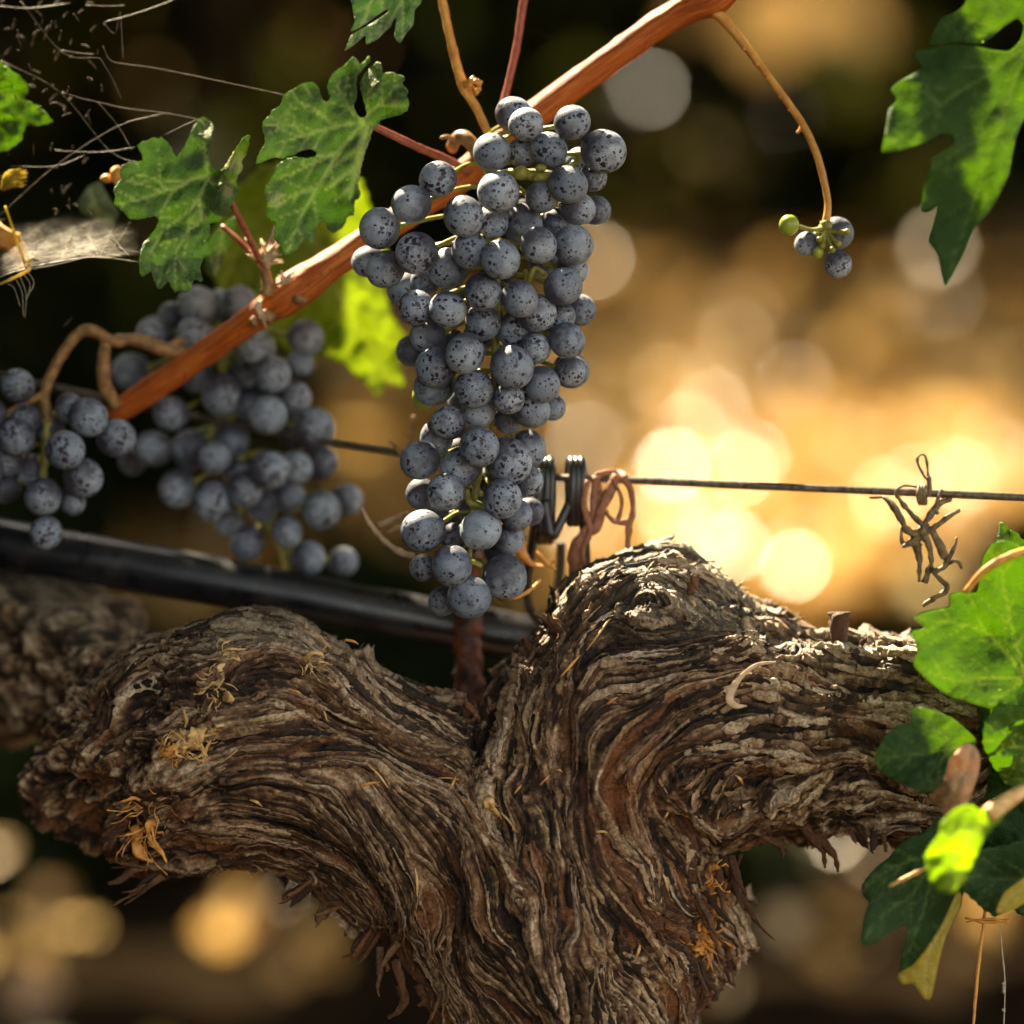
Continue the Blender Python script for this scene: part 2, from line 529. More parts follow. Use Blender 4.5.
# direction the bark runs, as double angles on a grid
GX0, GY0, GST = -320.0, 440.0, 4.0
GW, GH = 400, 220
GUIDES = [
    [(-100, 640), (0, 650), (100, 680), (190, 650), (280, 645), (360, 692), (430, 728), (490, 735)],
    [(60, 790), (150, 735), (250, 705), (340, 742), (420, 772), (465, 800), (485, 860)],
    [(110, 850), (200, 800), (290, 800), (370, 850), (425, 930), (470, 1010), (500, 1100)],
    [(150, 880), (250, 862), (320, 890), (380, 955), (440, 1030), (480, 1110)],
    [(330, 775), (410, 800), (445, 850), (475, 960), (520, 1030), (540, 1110)],
    [(690, 1110), (680, 1000), (645, 910), (592, 840), (582, 775), (622, 722), (690, 690), (760, 682), (850, 690), (940, 700)],
    [(625, 1110), (612, 1000), (580, 900), (552, 820), (542, 750), (560, 690), (610, 652), (690, 650), (760, 650), (850, 655), (940, 660)],
    [(735, 1010), (722, 930), (690, 860), (665, 800), (720, 755), (800, 765), (900, 790)],
    [(492, 760), (515, 710), (540, 650), (578, 600), (630, 568), (700, 590), (760, 618)],
    [(560, 1110), (552, 1010), (545, 960)], [(740, 850), (800, 832), (900, 825), (1000, 820)],
    [(500, 735), (495, 770), (498, 830)], [(40, 830), (90, 780), (140, 720)],
]
WHORLS = [(505, 925, 22, 1.0), (648, 603, 46, 3.0), (520, 905, 60, 1.3), (150, 722, 40, 2.2), (797, 690, 34, 2.0), (862, 792, 34, 2.0), (690, 770, 30, 1.8), (330, 800, 30, 1.8), (430, 900, 30, 1.6), (590, 960, 28, 1.6), (245, 690, 34, 1.5), (610, 640, 22, 1.2)]
gx, gy = np.meshgrid(GX0 + GST * np.arange(GW), GY0 + GST * np.arange(GH))
gp = np.column_stack((gx.ravel(), gy.ravel()))
cc = np.zeros(len(gp)); ss = np.zeros(len(gp))
for g in GUIDES:
    q = smoothpath(g, 7)
    t = np.gradient(q, axis=0)
    th = np.arctan2(t[:, 1], t[:, 0])
    for (x, y), a in zip(q, th):
        d2 = (gp[:, 0] - x) ** 2 + (gp[:, 1] - y) ** 2
        w = np.exp(-d2 / (2 * 30.0 ** 2)) + 0.02 / (1 + d2 / 2000.0)
        cc += w * np.cos(2 * a); ss += w * np.sin(2 * a)
for x, y, r, s in WHORLS:
    dx, dy = gp[:, 0] - x, gp[:, 1] - y
    rr_ = np.hypot(dx, dy)
    a = np.arctan2(dy, dx) + np.pi / 2
    w = s * 3.2 * np.exp(-(rr_ / r) ** 2 * 0.8)
    cc += w * np.cos(2 * a); ss += w * np.sin(2 * a)
wob = vnoise(np.column_stack((gp / 62.0, np.full(len(gp), 3.3)))) * 0.36 + vnoise(np.column_stack((gp / 26.0, np.full(len(gp), 9.1)))) * 0.20
GTH = (0.5 * np.arctan2(ss, cc) + wob).reshape(GH, GW)
GC, GS = np.cos(GTH), np.sin(GTH)


def flow(p):
    i = np.clip(((p[:, 1] - GY0) / GST + 0.5).astype(int), 0, GH - 1)
    j = np.clip(((p[:, 0] - GX0) / GST + 0.5).astype(int), 0, GW - 1)
    return GC[i, j], GS[i, j]


def lic(p, wl, half, seed, steps=8, squeeze=None):
    """noise of wavelength wl smeared along the bark over +-half units"""
    tot = vnoise(p / wl + seed)
    hz = np.ones(len(p)) * half / steps
    if squeeze is not None: hz = hz * squeeze
    for sgn in (1, -1):
        q = p.copy()
        pc, ps = flow(q)
        pc, ps = pc * sgn, ps * sgn
        for _ in range(steps):
            c, s = flow(q)
            f = np.where(c * pc + s * ps < 0, -1.0, 1.0)
            c, s = c * f, s * f
            q[:, 0] += c * hz; q[:, 1] += s * hz
            pc, ps = c, s
            tot += vnoise(q / wl + seed)
    return (tot - tot.mean()) / (tot.std() + 1e-9)


def bark_height(p):
    """p: smooth body points in picture units -> outward height, tone, rust, moss"""
    chunk = np.clip((p[:, 0] - 640) / 120, 0, 1) * np.clip((900 - p[:, 1]) / 60, 0, 1)      # scaly arm on the right
    left = np.clip((200 - p[:, 0]) / 90, 0, 1)
    sq = 1 - 0.45 * chunk - 0.3 * left
    a = lic(p, 32, 105, 11.3, 9, sq)
    b = lic(p, 14, 76, 37.7, 9, sq)
    c = lic(p, 5.0, 34, 71.9, 8, sq)
    e = lic(p, 2.6, 20, 5.9, 6, sq)
    big = vnoise(p / 70 + 5.1)
    low = vnoise(p / 38 + 15.1)
    furrow = np.clip(-a - 0.35, 0, 1.8)
    s = a * 0.75 + b * 0.85 + low * 0.5
    t = s * 1.35 + 40
    fr = t - np.floor(t)
    terr = (np.floor(t) - 40 + np.clip((fr - 0.72) / 0.28, 0, 1) ** 1.5 + fr * 0.25) / 1.35
    h = 5.0 * terr - 8.0 * furrow + 1.2 * c + 0.6 * e + 5 * big
    scal = vnoise(p / 15 + 2.2) + 0.5 * vnoise(p / 7 + 7.2)
    h += chunk * 2.0 * np.round(scal * 1.2) / 1.2
    # burl and knot rings
    for x, y, r, s_ in WHORLS:
        rad = np.hypot(p[:, 0] - x, p[:, 1] - y) + 4 * low
        w = np.exp(-(rad / r) ** 2) * (p[:, 2] < 54)
        h += w * (2.2 * np.sin(rad * 0.62) - 2.0) * min(1, s_ / 2)
    tone_ = 0.50 + 0.14 * c + 0.11 * b + 0.14 * e + 0.07 * vnoise(p / 9 + 51)  # follows the relief, so grooves get painted shade
    rust_ = np.clip(0.65 * vnoise(p / 48 + 91) + 0.45 * lic(p, 16, 50, 3.1, 6) - 0.35 + 0.5 * np.clip((p[:, 1] - 760) / 180, 0, 1) * (p[:, 0] < 1000), 0, 1)
    moss_ = np.clip((665 - p[:, 1]) / 90 + 0.45 * vnoise(p / 40 + 31) + 0.1 * b, 0, 1)
    return h, np.clip(tone_, 0, 1), rust_, moss_


def rough_body(segs, voxel, ymin, ymax):
    """spheres along the limbs fused by a voxel remesh (picture units)"""
    bm = bmesh.new()
    for a, b, ra, rb in segs:
        n = max(2, int(np.linalg.norm(b - a) / (0.25 * min(ra, rb))) + 1)
        for i in range(n + 1):
            t = i / n
            c = a + (b - a) * t
            if c[1] < ymin or c[1] > ymax: continue
            bmesh.ops.create_icosphere(bm, subdivisions=3, radius=ra + (rb - ra) * t, matrix=Matrix.Translation(c))
    me = bpy.data.meshes.new('tmp'); bm.to_mesh(me); bm.free()
    o = bpy.data.objects.new('tmp', me); COL.objects.link(o)
    md = o.modifiers.new('r', 'REMESH'); md.mode = 'VOXEL'; md.voxel_size = voxel
    dg = bpy.context.evaluated_depsgraph_get()
    em = bpy.data.meshes.new_from_object(o.evaluated_get(dg))
    bpy.data.objects.remove(o); bpy.data.meshes.remove(me)
    n = len(em.vertices)
    v = np.zeros(n * 3, np.float32); em.vertices.foreach_get('co', v)
    nn = np.zeros(n * 3, np.float32); em.vertex_normals.foreach_get('vector', nn)
    nf = len(em.polygons)
    f = np.zeros(nf * 4, np.int32); em.loops.foreach_get('vertex_index', f)
    bpy.data.meshes.remove(em)
    return v.reshape(-1, 3).astype(float), nn.reshape(-1, 3).astype(float), f.reshape(-1, 4)


def body_normal(p):
    e = 1.5
    g = np.column_stack([body_sdf(p + np.eye(3)[i] * e, 14) - body_sdf(p - np.eye(3)[i] * e, 14) for i in range(3)])
    return g / (np.linalg.norm(g, axis=1)[:, None] + 1e-9)


VOX = 1.45
bv, bn, bf = rough_body(SEG, VOX, 400, 1190)
for _ in range(3):
    d = body_sdf(bv, 14)
    bv -= bn * np.clip(d, -8, 8)[:, None]
bn = body_normal(bv)
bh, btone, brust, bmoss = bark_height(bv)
side = vnoise(bv / 16 + 44) * 1.5
bd = bv + bn * bh[:, None]
bd[:, 0] += side
vine = empty('old_grapevine', Vector((P(585, 1024, 20).x, P(585, 1024, 20).y, 0)))
tag(vine, 'gnarled old grapevine trunk with shredding brown bark and two thick arms', 'grapevine')
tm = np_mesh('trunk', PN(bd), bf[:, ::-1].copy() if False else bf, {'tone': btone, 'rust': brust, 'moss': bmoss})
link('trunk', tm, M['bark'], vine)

# lower trunk down to the soil, below the picture
low0 = np.array((585, 1150, 20.0))
gnd = P(585, 1150, 20)
mb = MB()
pts = [gnd + Vector((0, 0, -t * (gnd.z + 0.04))) + Vector((0.006 * math.sin(t * 7), 0.004 * math.sin(t * 5), 0)) for t in np.linspace(0, 1, 9)]
mb.tube(pts, [110 * S, 110 * S, 112 * S, 115 * S, 116 * S, 118 * S, 124 * S, 140 * S, 165 * S], sides=72, n=14, rough=0.05, freq=60, tone=0.42, rust=0.5, moss=0.1)
mb.build('trunk_base', M['bark'], vine)

# loose strips of bark that lie along the fibres and lift at their edges and ends
tree = BVHTree.FromPolygons([tuple(x) for x in bd[::1]], [tuple(x) for x in bf], all_triangles=False)
front = np.where((bv[:, 2] < 70) & (bv[:, 1] < 1120) & (bv[:, 0] > -40) & (bv[:, 0] < 1080) & (bn[:, 2] < 0.35))[0]
strips = MB()


def strip(p0, length, w, lift, curl, tone_, rust_, moss_, thick=0.9):
    n = max(5, int(length / 4.2))
    q = np.array([p0])
    pos = [p0.copy()]
    pc = ps = None
    for sgn in (1,):
        cur = p0.copy()
        for _ in range(n - 1):
            c, s = flow(cur[None])
            c, s = float(c[0]), float(s[0])
            if pc is not None and c * pc + s * ps < 0: c, s = -c, -s
            pc, ps = c, s
            cur = cur + np.array((c, s, 0)) * (length / n)
            hit = tree.find_nearest(Vector(cur))
            if hit[0] is None: break
            cur = np.array(hit[0])
            pos.append(cur.copy())
    if len(pos) < 5: return
    c = np.array(pos)
    c = 0.25 * np.vstack((c[:1], c[:-1])) + 0.5 * c + 0.25 * np.vstack((c[1:], c[-1:]))
    nn = body_normal(c)
    t = np.gradient(c, axis=0); t /= np.linalg.norm(t, axis=1)[:, None] + 1e-9
    side = np.cross(nn, t)
    side /= np.linalg.norm(side, axis=1)[:, None] + 1e-9
    m_ = len(c)
    u = np.linspace(0, 1, m_)
    wid = w * (np.sin(np.pi * np.clip(u * 0.92 + 0.06, 0, 1)) ** 0.5) * (1 + 0.20 * rng.standard_normal(m_))
    wid = np.clip(wid, 0.4, w * 1.5)
    e1, e2 = rng.uniform(0.2, 1.6) * lift, rng.uniform(-0.4, 0.5) * lift
    endl = curl * (np.clip(u - 0.7, 0, 1) / 0.3) ** 2 + curl * 0.5 * rng.random() * (np.clip(0.25 - u, 0, 1) / 0.25) ** 2
    jag = rng.standard_normal(m_) * 0.6
    base = 1.0 + jag * 0.4 + endl
    A = c + side * wid[:, None] * 0.5 + nn * (base + e1 + jag)[:, None]
    C = c - side * wid[:, None] * 0.5 + nn * (base + e2)[:, None]
    B = c + nn * (base + 0.25 * (e1 + e2) + 0.4)[:, None]
    lowv = [x - nn * thick for x in (A, B, C)]
    V = np.vstack((A, B, C, *lowv))
    f = []
    I = lambda r, i: r * m_ + i
    for i in range(m_ - 1):
        f += [[I(0, i), I(1, i), I(1, i + 1), I(0, i + 1)], [I(1, i), I(2, i), I(2, i + 1), I(1, i + 1)],
              [I(3, i), I(3, i + 1), I(4, i + 1), I(4, i)], [I(4, i), I(4, i + 1), I(5, i + 1), I(5, i)],
              [I(0, i), I(0, i + 1), I(3, i + 1), I(3, i)], [I(2, i), I(5, i), I(5, i + 1), I(2, i + 1)]]
    f += [[I(0, 0), I(3, 0), I(4, 0), I(1, 0)], [I(1, 0), I(4, 0), I(5, 0), I(2, 0)],
          [I(0, m_ - 1), I(1, m_ - 1), I(4, m_ - 1), I(3, m_ - 1)], [I(1, m_ - 1), I(2, m_ - 1), I(5, m_ - 1), I(4, m_ - 1)]]
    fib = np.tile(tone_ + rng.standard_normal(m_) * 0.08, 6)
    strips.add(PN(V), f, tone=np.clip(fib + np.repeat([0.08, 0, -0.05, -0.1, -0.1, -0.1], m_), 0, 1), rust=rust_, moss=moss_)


NSTRIP = 3400
for i in rng.choice(front, NSTRIP):
    p0 = bd[i]
    chunk = p0[0] > 680 and p0[1] < 870
    big = rng.random() < 0.2
    L_ = rng.uniform(18, 60) if chunk else rng.uniform(36, 135)
    w_ = rng.uniform(5, 12) if big or chunk else rng.uniform(1.6, 6.5)
    lf = rng.uniform(0.3, 3.0) if rng.random() < 0.7 else rng.uniform(3, 6)
    cu = 0 if rng.random() < 0.6 else rng.uniform(2, 9)
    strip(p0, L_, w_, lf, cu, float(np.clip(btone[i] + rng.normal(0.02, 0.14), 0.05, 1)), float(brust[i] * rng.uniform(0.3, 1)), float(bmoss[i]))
# shreds that hang off the underside and stand on the silhouette
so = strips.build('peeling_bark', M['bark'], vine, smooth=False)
tag(so, kind='stuff')
mb = MB()
HANG = [[(400, 985, -10), (405, 1000, -20), (398, 1012, -22), (388, 1018, -20)], [(418, 985, -10), (425, 1000, -18), (418, 1006, -16)],
        [(803, 826, -20), (815, 840, -28), (824, 852, -28), (825, 868, -26)], [(812, 832, -20), (826, 845, -30), (836, 858, -32), (838, 872, -30)],
        [(395, 960, -30), (402, 985, -40), (404, 1003, -35)]]
for h_ in HANG:
    n_ = len(h_)
    mb.tube(PX(h_), [S * x for x in np.linspace(5.5, 1.6, n_)], sides=8, n=6, flat=0.5, rough=0.3, freq=700, tone=0.38, rust=0.5, moss=0.0)
for (x, y), (dx, dy), ln in [((150, 880), (-12, 8), 30), ((135, 870), (-14, 6), 22), ((110, 828), (-8, 5), 18), ((548, 655), (-6, -14), 20), ((540, 690), (-5, -16), 26),
                             ((560, 625), (-10, -12), 18), ((470, 712), (-4, -9), 12), ((505, 712), (8, -8), 14), ((692, 582), (-1, -8), 12), ((735, 870), (4, 30), 40), ((720, 880), (6, 40), 60), ((705, 900), (10, 40), 60), ((700, 960), (6, 30), 40), ((770, 842), (8, 10), 16), ((860, 836), (4, 9), 14), ((330, 905), (-8, 12), 22), ((365, 940), (-10, 14), 26), ((385, 960), (-6, 18), 26), ((440, 1005), (-8, 16), 24), ((300, 890), (-10, 8), 16), ((880, 838), (3, 10), 14)]:
    for k in range(4):
        l = math.hypot(dx, dy)
        ux, uy = dx / l + random.gauss(0, .25), dy / l + random.gauss(0, .25)
        x0, y0, d0 = x + random.gauss(0, 6), y + random.gauss(0, 5), random.uniform(-35, 15)
        L_ = ln * random.uniform(.5, 1.1)
        mb.tube(PX([(x0 - ux * 8, y0 - uy * 8, d0), (x0 + ux * L_ * .4, y0 + uy * L_ * .4, d0 - 3), (x0 + ux * L_ * .8 + random.gauss(0, 3), y0 + uy * L_ * .8, d0 - 6), (x0 + ux * L_ + random.gauss(0, 4), y0 + uy * L_, d0 - 5)]),
                [S * q for q in (random.uniform(2, 5), random.uniform(1.5, 4), 1.5, .5)], sides=6, n=4, flat=0.35, rough=0.3, freq=800, tone=random.uniform(.2, .55), rust=random.uniform(0, .7), moss=0.1)
tag(mb.build('bark_shreds', M['bark'], vine), kind='stuff')
# the pale curled flake on the right shoulder, the little cut stub on top, and wide flakes under the head
mb = MB()
arc = []
for t in np.linspace(-0.5, 1.15, 14):
    arc.append((756 - 22 * math.cos(t * 1.5) - 2, 692 - 20 * math.sin(t * 1.5 + .2) * -1 - 4, -118 - 9 * math.sin(t * 2)))
mb.tube(PX([(776, 662, -72), (757, 665, -82), (742, 676, -92), (732, 690, -96), (730, 700, -96), (736, 706, -92), (747, 706, -84)]), [S * x for x in (1, 2, 2.6, 4.6, 4.6, 3, .8)], sides=8, n=6, flat=0.2, twist=25)
mb.build('curled_flake', M['pale_bark'], vine)
mb = MB()
mb.tube(PX([(839, 648, -5), (839, 632, -5), (840, 617, -5), (840, 612, -5)]), [S * x for x in (8, 8.5, 11, 9.5)], sides=18, n=5, rough=0.16, freq=600, tone=0.3, rust=0.35, moss=0)
mb.build('cut_spur', M['bark'], vine)

# ------------------------------------------------------------------ cane, grapes
def grape_mesh():
    bm = bmesh.new()
    bmesh.ops.create_uvsphere(bm, u_segments=40, v_segments=26, radius=1.0)
    for v in bm.verts:
        z = v.co.z
        v.co.z = z * 1.03
        rr = math.hypot(v.co.x, v.co.y)
        if z < -0.97: v.co.z += 0.03 * (1 - min(1, rr / 0.24))          # blossom scar
        if z > 0.95: v.co.z -= 0.05 * (1 - min(1, rr / 0.3))
    me = bpy.data.meshes.new('grape'); bm.to_mesh(me); bm.free()
    me.polygons.foreach_set('use_smooth', np.ones(len(me.polygons), bool))
    return me


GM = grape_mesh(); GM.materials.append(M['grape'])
GMG = GM.copy(); GMG.materials.clear(); GMG.materials.append(M['green_grape'])


def settle(g, slack=0.95, it=160):
    """g: list of [x, y, r, d]; moves grapes in depth until neighbours no longer overlap"""
    g = [list(q) for q in g]
    n = len(g)
    for _ in range(it):
        moved = 0
        for i in range(n):
            for j in range(i + 1, n):
                d2 = (g[i][0] - g[j][0]) ** 2 + (g[i][1] - g[j][1]) ** 2
                rs = (g[i][2] + g[j][2]) * slack
                if d2 < rs * rs:
                    need = math.sqrt(rs * rs - d2)
                    dz = g[j][3] - g[i][3]
                    if abs(dz) < need:
                        sg = 1 if dz >= 0 else -1
                        mv = (need - abs(dz)) * 0.25
                        g[i][3] -= sg * mv; g[j][3] += sg * mv
                        moved = max(moved, mv)
        if moved < 0.2: break
    return g


def bunch(label, group, grapes, axis, peduncle, stem_mat, top):
    """axis: (px, py, d) down the middle of the bunch; peduncle: stalk from the cane"""
    root = empty('grape_cluster', P(*top))
    tag(root, label, 'grape cluster', group)
    st = MB()
    ax = np.array(axis, float)
    k = len(ax)
    st.tube(PX(axis), [S * x for x in np.linspace(6.5, 2.5, k)], sides=10, n=5, rough=0.2, freq=500)
    q = smoothpath(ax, 8)
    for x, y, r, d in grapes:
        j = np.argmin((q[:, 0] - x) ** 2 * .6 + (q[:, 1] - (y - 18)) ** 2 * 1.4 + (q[:, 2] - d) ** 2 * .3)
        a = q[j]
        v = a - np.array((x, y, d)); v /= np.linalg.norm(v) + 1e-6
        e = np.array((x, y, d)) + v * r * 0.96
        a2 = a + np.array((0, 0, 12.0)); mid = (a2 + e) / 2 + np.array((0, -5, 20.0))
        st.tube(PX([a2, mid, e]), [S * 2.8, S * 2.1, S * 2.6], sides=6, n=3)
        st.blob(P(*e), S * 4.2, seg=8)
    st.build('stem', stem_mat, root)
    if peduncle:
        pm = MB()
        for pts, r0, r1 in peduncle:
            pm.tube(PX(pts), [S * t for t in np.linspace(r0, r1, len(pts))], sides=12, n=6, rough=0.12, freq=400)
        pm.build('peduncle', M['tan_stem'], root)
    for x, y, r, d in grapes:
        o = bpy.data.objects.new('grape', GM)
        COL.objects.link(o)
        o.parent = root
        o.location = P(x, y, d) - root.location
        a = np.array((x, y, d)) - q[np.argmin(((q - np.array((x, y - 18, d))) ** 2).sum(1))]
        out = Vector((a[0], a[2], -a[1] - 12))
        if out.length < 1: out = Vector((0, -1, 0))
        rot = out.normalized().to_track_quat('-Z', 'Y').to_euler()
        spin = Euler((random.gauss(0, .35), random.gauss(0, .35), random.uniform(0, 6.28)))
        o.rotation_euler = (rot.to_matrix() @ spin.to_matrix()).to_euler()
        sc = r * S * (DP + d) / DP
        o.scale = (sc * random.uniform(.94, 1.03), sc * random.uniform(.94, 1.03), sc * random.uniform(.97, 1.05))
    return root


z5 = [(575, 115, 60, 1), (614, 147, 58, 0), (767, 140, 60, 0), (502, 238, 66, 0), (690, 232, 62, 1), (870, 235, 73, 0), (790, 268, 46, 2), (835, 322, 47, 1),
      (752, 346, 65, 0), (523, 370, 74, 0), (668, 385, 56, 1), (324, 327, 63, 0), (236, 410, 65, 0), (408, 450, 70, 0), (785, 425, 58, 1), (843, 430, 50, 2),
      (602, 475, 70, 2), (131, 490, 68, 0), (253, 572, 70, 0), (430, 563, 61, 0), (357, 620, 68, 1), (530, 593, 68, 0), (656, 545, 61, 0), (770, 545, 67, 0),
      (95, 600, 54, 1), (150, 625, 63, 0), (215, 692, 58, 2), (250, 752, 60, 0), (356, 757, 62, 0), (472, 700, 65, 0), (594, 722, 62, 0), (650, 770, 62, 1),
      (737, 683, 66, 0), (730, 780, 48, 1), (790, 760, 56, 2), (472, 800, 62, 1), (577, 825, 62, 1), (290, 845, 60, 1), (750, 860, 62, 0), (238, 895, 54, 1),
      (413, 903, 67, 0), (645, 885, 52, 1), (318, 948, 68, 0), (568, 948, 75, 0), (762, 960, 60, 1), (285, 660, 50, 2), (505, 470, 52, 2), (600, 240, 50, 2), (715, 470, 50, 2), (765, 625, 56, 2)]
z6 = [(180, 20, 67, 1), (310, 30, 65, 0), (425, 60, 54, 0), (440, -10, 60, 1), (535, 15, 60, 0), (500, 100, 60, 1), (570, 90, 44, 1), (627, -30, 50, 1), (325, 100, 58, 1),
      (228, 140, 58, 0), (188, 188, 58, 1), (328, 222, 68, 0), (425, 267, 76, 0), (492, 225, 58, 1), (132, 265, 66, 0), (267, 287, 68, 0), (485, 335, 54, 1), (218, 370, 63, 0),
      (135, 375, 50, 1), (405, 392, 66, 0), (450, 445, 55, 1), (495, 435, 48, 2), (142, 498, 72, 0), (333, 495, 70, 0), (425, 525, 52, 1), (237, 613, 69, 0), (145, 620, 46, 1),
      (412, 650, 73, 0), (295, 717, 73, 0), (208, 730, 50, 1), (240, 515, 44, 2), (425, 130, 48, 2)]
MAIN = [(340 + x / 3.303, 80 + y / 3.303, r / 3.303, l) for x, y, r, l in z5] + [(380 + x / 3.303, 380 + y / 3.303, r / 3.303, l) for x, y, r, l in z6]
PROF = [(95, 550, 45), (130, 548, 75), (200, 490, 122), (260, 485, 118), (320, 495, 98), (380, 498, 84), (440, 475, 76), (520, 470, 68), (570, 465, 60), (610, 462, 40)]


def prof(y):
    ys = [p[0] for p in PROF]
    return np.interp(y, ys, [p[1] for p in PROF]), np.interp(y, ys, [p[2] for p in PROF])


G = []
for x, y, r, l in MAIN:
    cx_, hw = prof(y)
    dd = -0.62 * math.sqrt(max(hw * hw - (x - cx_) ** 2, 0)) + l * 26
    G.append([x, y, r, dd])
for x, y in [(520, 215), (470, 225), (545, 260), (500, 290), (455, 300), (530, 320), (480, 335), (555, 330), (450, 345), (520, 360), (500, 400), (465, 400), (455, 455), (495, 480), (440, 520), (470, 505), (500, 550), (465, 540)]:
    G.append([x, y, 17.0, 30])
G = settle(G)
axis = [(478, 150, 30), (492, 180, 5), (492, 240, 0), (496, 310, 0), (494, 380, 0), (482, 450, 0), (472, 520, 0), (468, 585, 0)]
main = bunch('large ripe blue-black grape cluster hanging in the middle in front of the reddish cane', 'grape clusters on the vine', G, axis,
             [([(452, 148, 62), (456, 139, 48), (464, 137, 40), (473, 146, 34), (480, 160, 26)], 6, 8), ([(441, 138, 30), (447, 137, 34), (455, 140, 40)], 2, 3)], M['green_stem'], (480, 150, 20))
ex = MB()
ex.tube(PX([(492, 175, 10), (520, 172, -15), (545, 176, -30), (570, 166, -20), (582, 152, -10)]), [S * x for x in (4, 4, 3.6, 3.4, 3)], sides=8, rough=.15, freq=500)
ex.blob(P(521, 173, -36), S * 7.5, seg=12); ex.blob(P(541, 178, -40), S * 6.5, (1.3, 1, .8), seg=12); ex.blob(P(541, 168, -36), S * 5, (1.2, 1, .8), seg=12)
ex.tube(PX([(521, 173, -30), (532, 176, -32), (548, 176, -34)]), [S * 3, S * 4, S * 4], sides=8)
ex.build('stem_branch', M['green_stem'], main)
for q_, r_ in (([(525, 270, -30), (528, 282, -36), (535, 268, -40), (545, 274, -36)], 2.6), ([(466, 490, -20), (470, 502, -26), (480, 506, -24), (474, 515, -20)], 4), ([(462, 558, -10), (472, 562, -18), (482, 566, -16)], 3.2)):
    ex = MB(); ex.tube(PX(q_), S * r_, sides=8, rough=.2, freq=500); ex.build('stem_branch', M['green_stem'], main)
for x, y, r, d in [(425, 396, 13, 10), (574, 172, 5, -20)]:
    o = bpy.data.objects.new('unripe_grape', GMG); COL.objects.link(o); o.parent = main
    o.location = P(x, y, d) - main.location; o.scale = (r * S,) * 3

z3 = [(620, 310, 75, 0), (690, 240, 58, 1), (790, 200, 80, 0), (776, 314, 74, 0), (960, 187, 70, 0), (880, 195, 62, 1), (1000, 360, 72, 0), (885, 555, 82, 0), (685, 632, 70, 0),
      (860, 805, 68, 0), (710, 930, 77, 0), (850, 980, 82, 0), (980, 930, 72, 0), (615, 770, 75, 0), (525, 465, 78, 1), (530, 825, 52, 2), (760, 760, 70, 2), (790, 480, 70, 2)]
z4 = [(423, 550, 72, 0), (225, 585, 76, 1), (288, 697, 76, 0), (400, 655, 56, 1), (270, 857, 78, 0), (375, 790, 72, 1), (460, 915, 82, 1), (190, 825, 62, 2), (170, 700, 60, 2)]
LC = [(x / 4, 256 + y / 4, r / 4, l) for x, y, r, l in z3] + [(200 + x / 4, 200 + y / 4, r / 4, l) for x, y, r, l in z4]
LC += [(269, 470, 20.5, 0), (296, 467, 17, 1), (322, 510, 20, 0), (346, 500, 17, 1), (247, 543, 18, 0), (287, 532, 16, 0), (308, 558, 17, 1), (343, 562, 15, 1), (229, 521, 15, 2), (288, 497, 17, 2),
       (320, 462, 18, 2), (262, 505, 17, 2), (232, 440, 18, 2), (270, 627, 12, 1), (304, 634, 12, 1), (265, 385, 18, 2), (190, 455, 16, 2), (240, 475, 16, 2), (296, 430, 18, 2)]
G = []
for x, y, r, l in LC:
    hw = np.interp(y, [290, 340, 420, 500, 560, 640], [75, 100, 100, 85, 60, 40]); cx_ = np.interp(y, [290, 420, 500, 640], [225, 235, 265, 290])
    G.append([x, y, r, 225 - 0.55 * math.sqrt(max(hw * hw - (x - cx_) ** 2, 0)) + l * 26])
G = settle(G)
bunch('blurred blue-black grape cluster behind the left end of the reddish cane', 'grape clusters on the vine', G,
      [(215, 330, 215), (225, 380, 225), (235, 440, 228), (255, 500, 230), (285, 560, 232), (290, 620, 232)], [([(168, 350, 122), (185, 340, 160), (205, 332, 200), (216, 332, 215)], 6, 6)], M['green_stem'], (215, 330, 215))
LF = [(18, 386, 17.5, 1), (26, 419, 15, 1), (17, 437, 18.5, 0), (70, 408, 15.5, 1), (88, 417, 20, 0), (65, 450, 20, 0), (116, 438, 19.5, 0), (8, 461, 16, 1), (83, 478, 20, 0), (43, 497, 19, 0),
      (46, 533, 17.5, 0), (72, 501, 14, 1), (5, 488, 16, 1), (30, 470, 16, 2), (-12, 415, 18, 0), (-14, 470, 18, 0), (50, 430, 15, 2)]
G = settle([[x, y, r, 118 - 0.5 * math.sqrt(max(80 ** 2 - (x - 50) ** 2, 0)) + l * 24] for x, y, r, l in LF])
bunch('small loose grape cluster on a curved tan stalk at the left edge of the photo', 'grape clusters on the vine', G,
      [(48, 420, 118), (47, 445, 115), (44, 470, 114), (42, 500, 116), (44, 525, 116)],
      [([(190, 356, 128), (165, 350, 122), (135, 340, 116), (112, 341, 112), (92, 331, 110), (78, 335, 110), (60, 358, 112), (45, 390, 114), (46, 408, 116), (52, 428, 118)], 7.5, 5),
       ([(106, 342, 112), (104, 360, 116), (105, 385, 122), (116, 405, 135)], 6, 8), ([(44, 394, 114), (28, 402, 112), (10, 412, 110), (-6, 420, 110)], 4.5, 3.5)], M['green_stem'], (95, 332, 110))
G = settle([[807, 244, 13, 4], [837, 233, 16, 18], [838, 264, 14, -6]])
sb = bunch('tiny bunch of three blue grapes and a green one on a long curved orange stalk', 'grape clusters on the vine', G,
           [(826, 222, 6), (826, 234, 4), (826, 246, 4)], None, M['green_stem'], (712, 8, 30))
mb = MB()
mb.tube(PX([(708, 6, 33), (722, 18, 31), (745, 45, 27), (768, 76, 22), (800, 120, 15), (815, 150, 11), (824, 180, 8), (828, 205, 6), (826, 224, 5)]),
        [S * x for x in (8, 5.5, 4, 3.6, 3.8, 3.6, 3.4, 3.4, 4.5)], sides=12, n=7, rough=.06, freq=400)
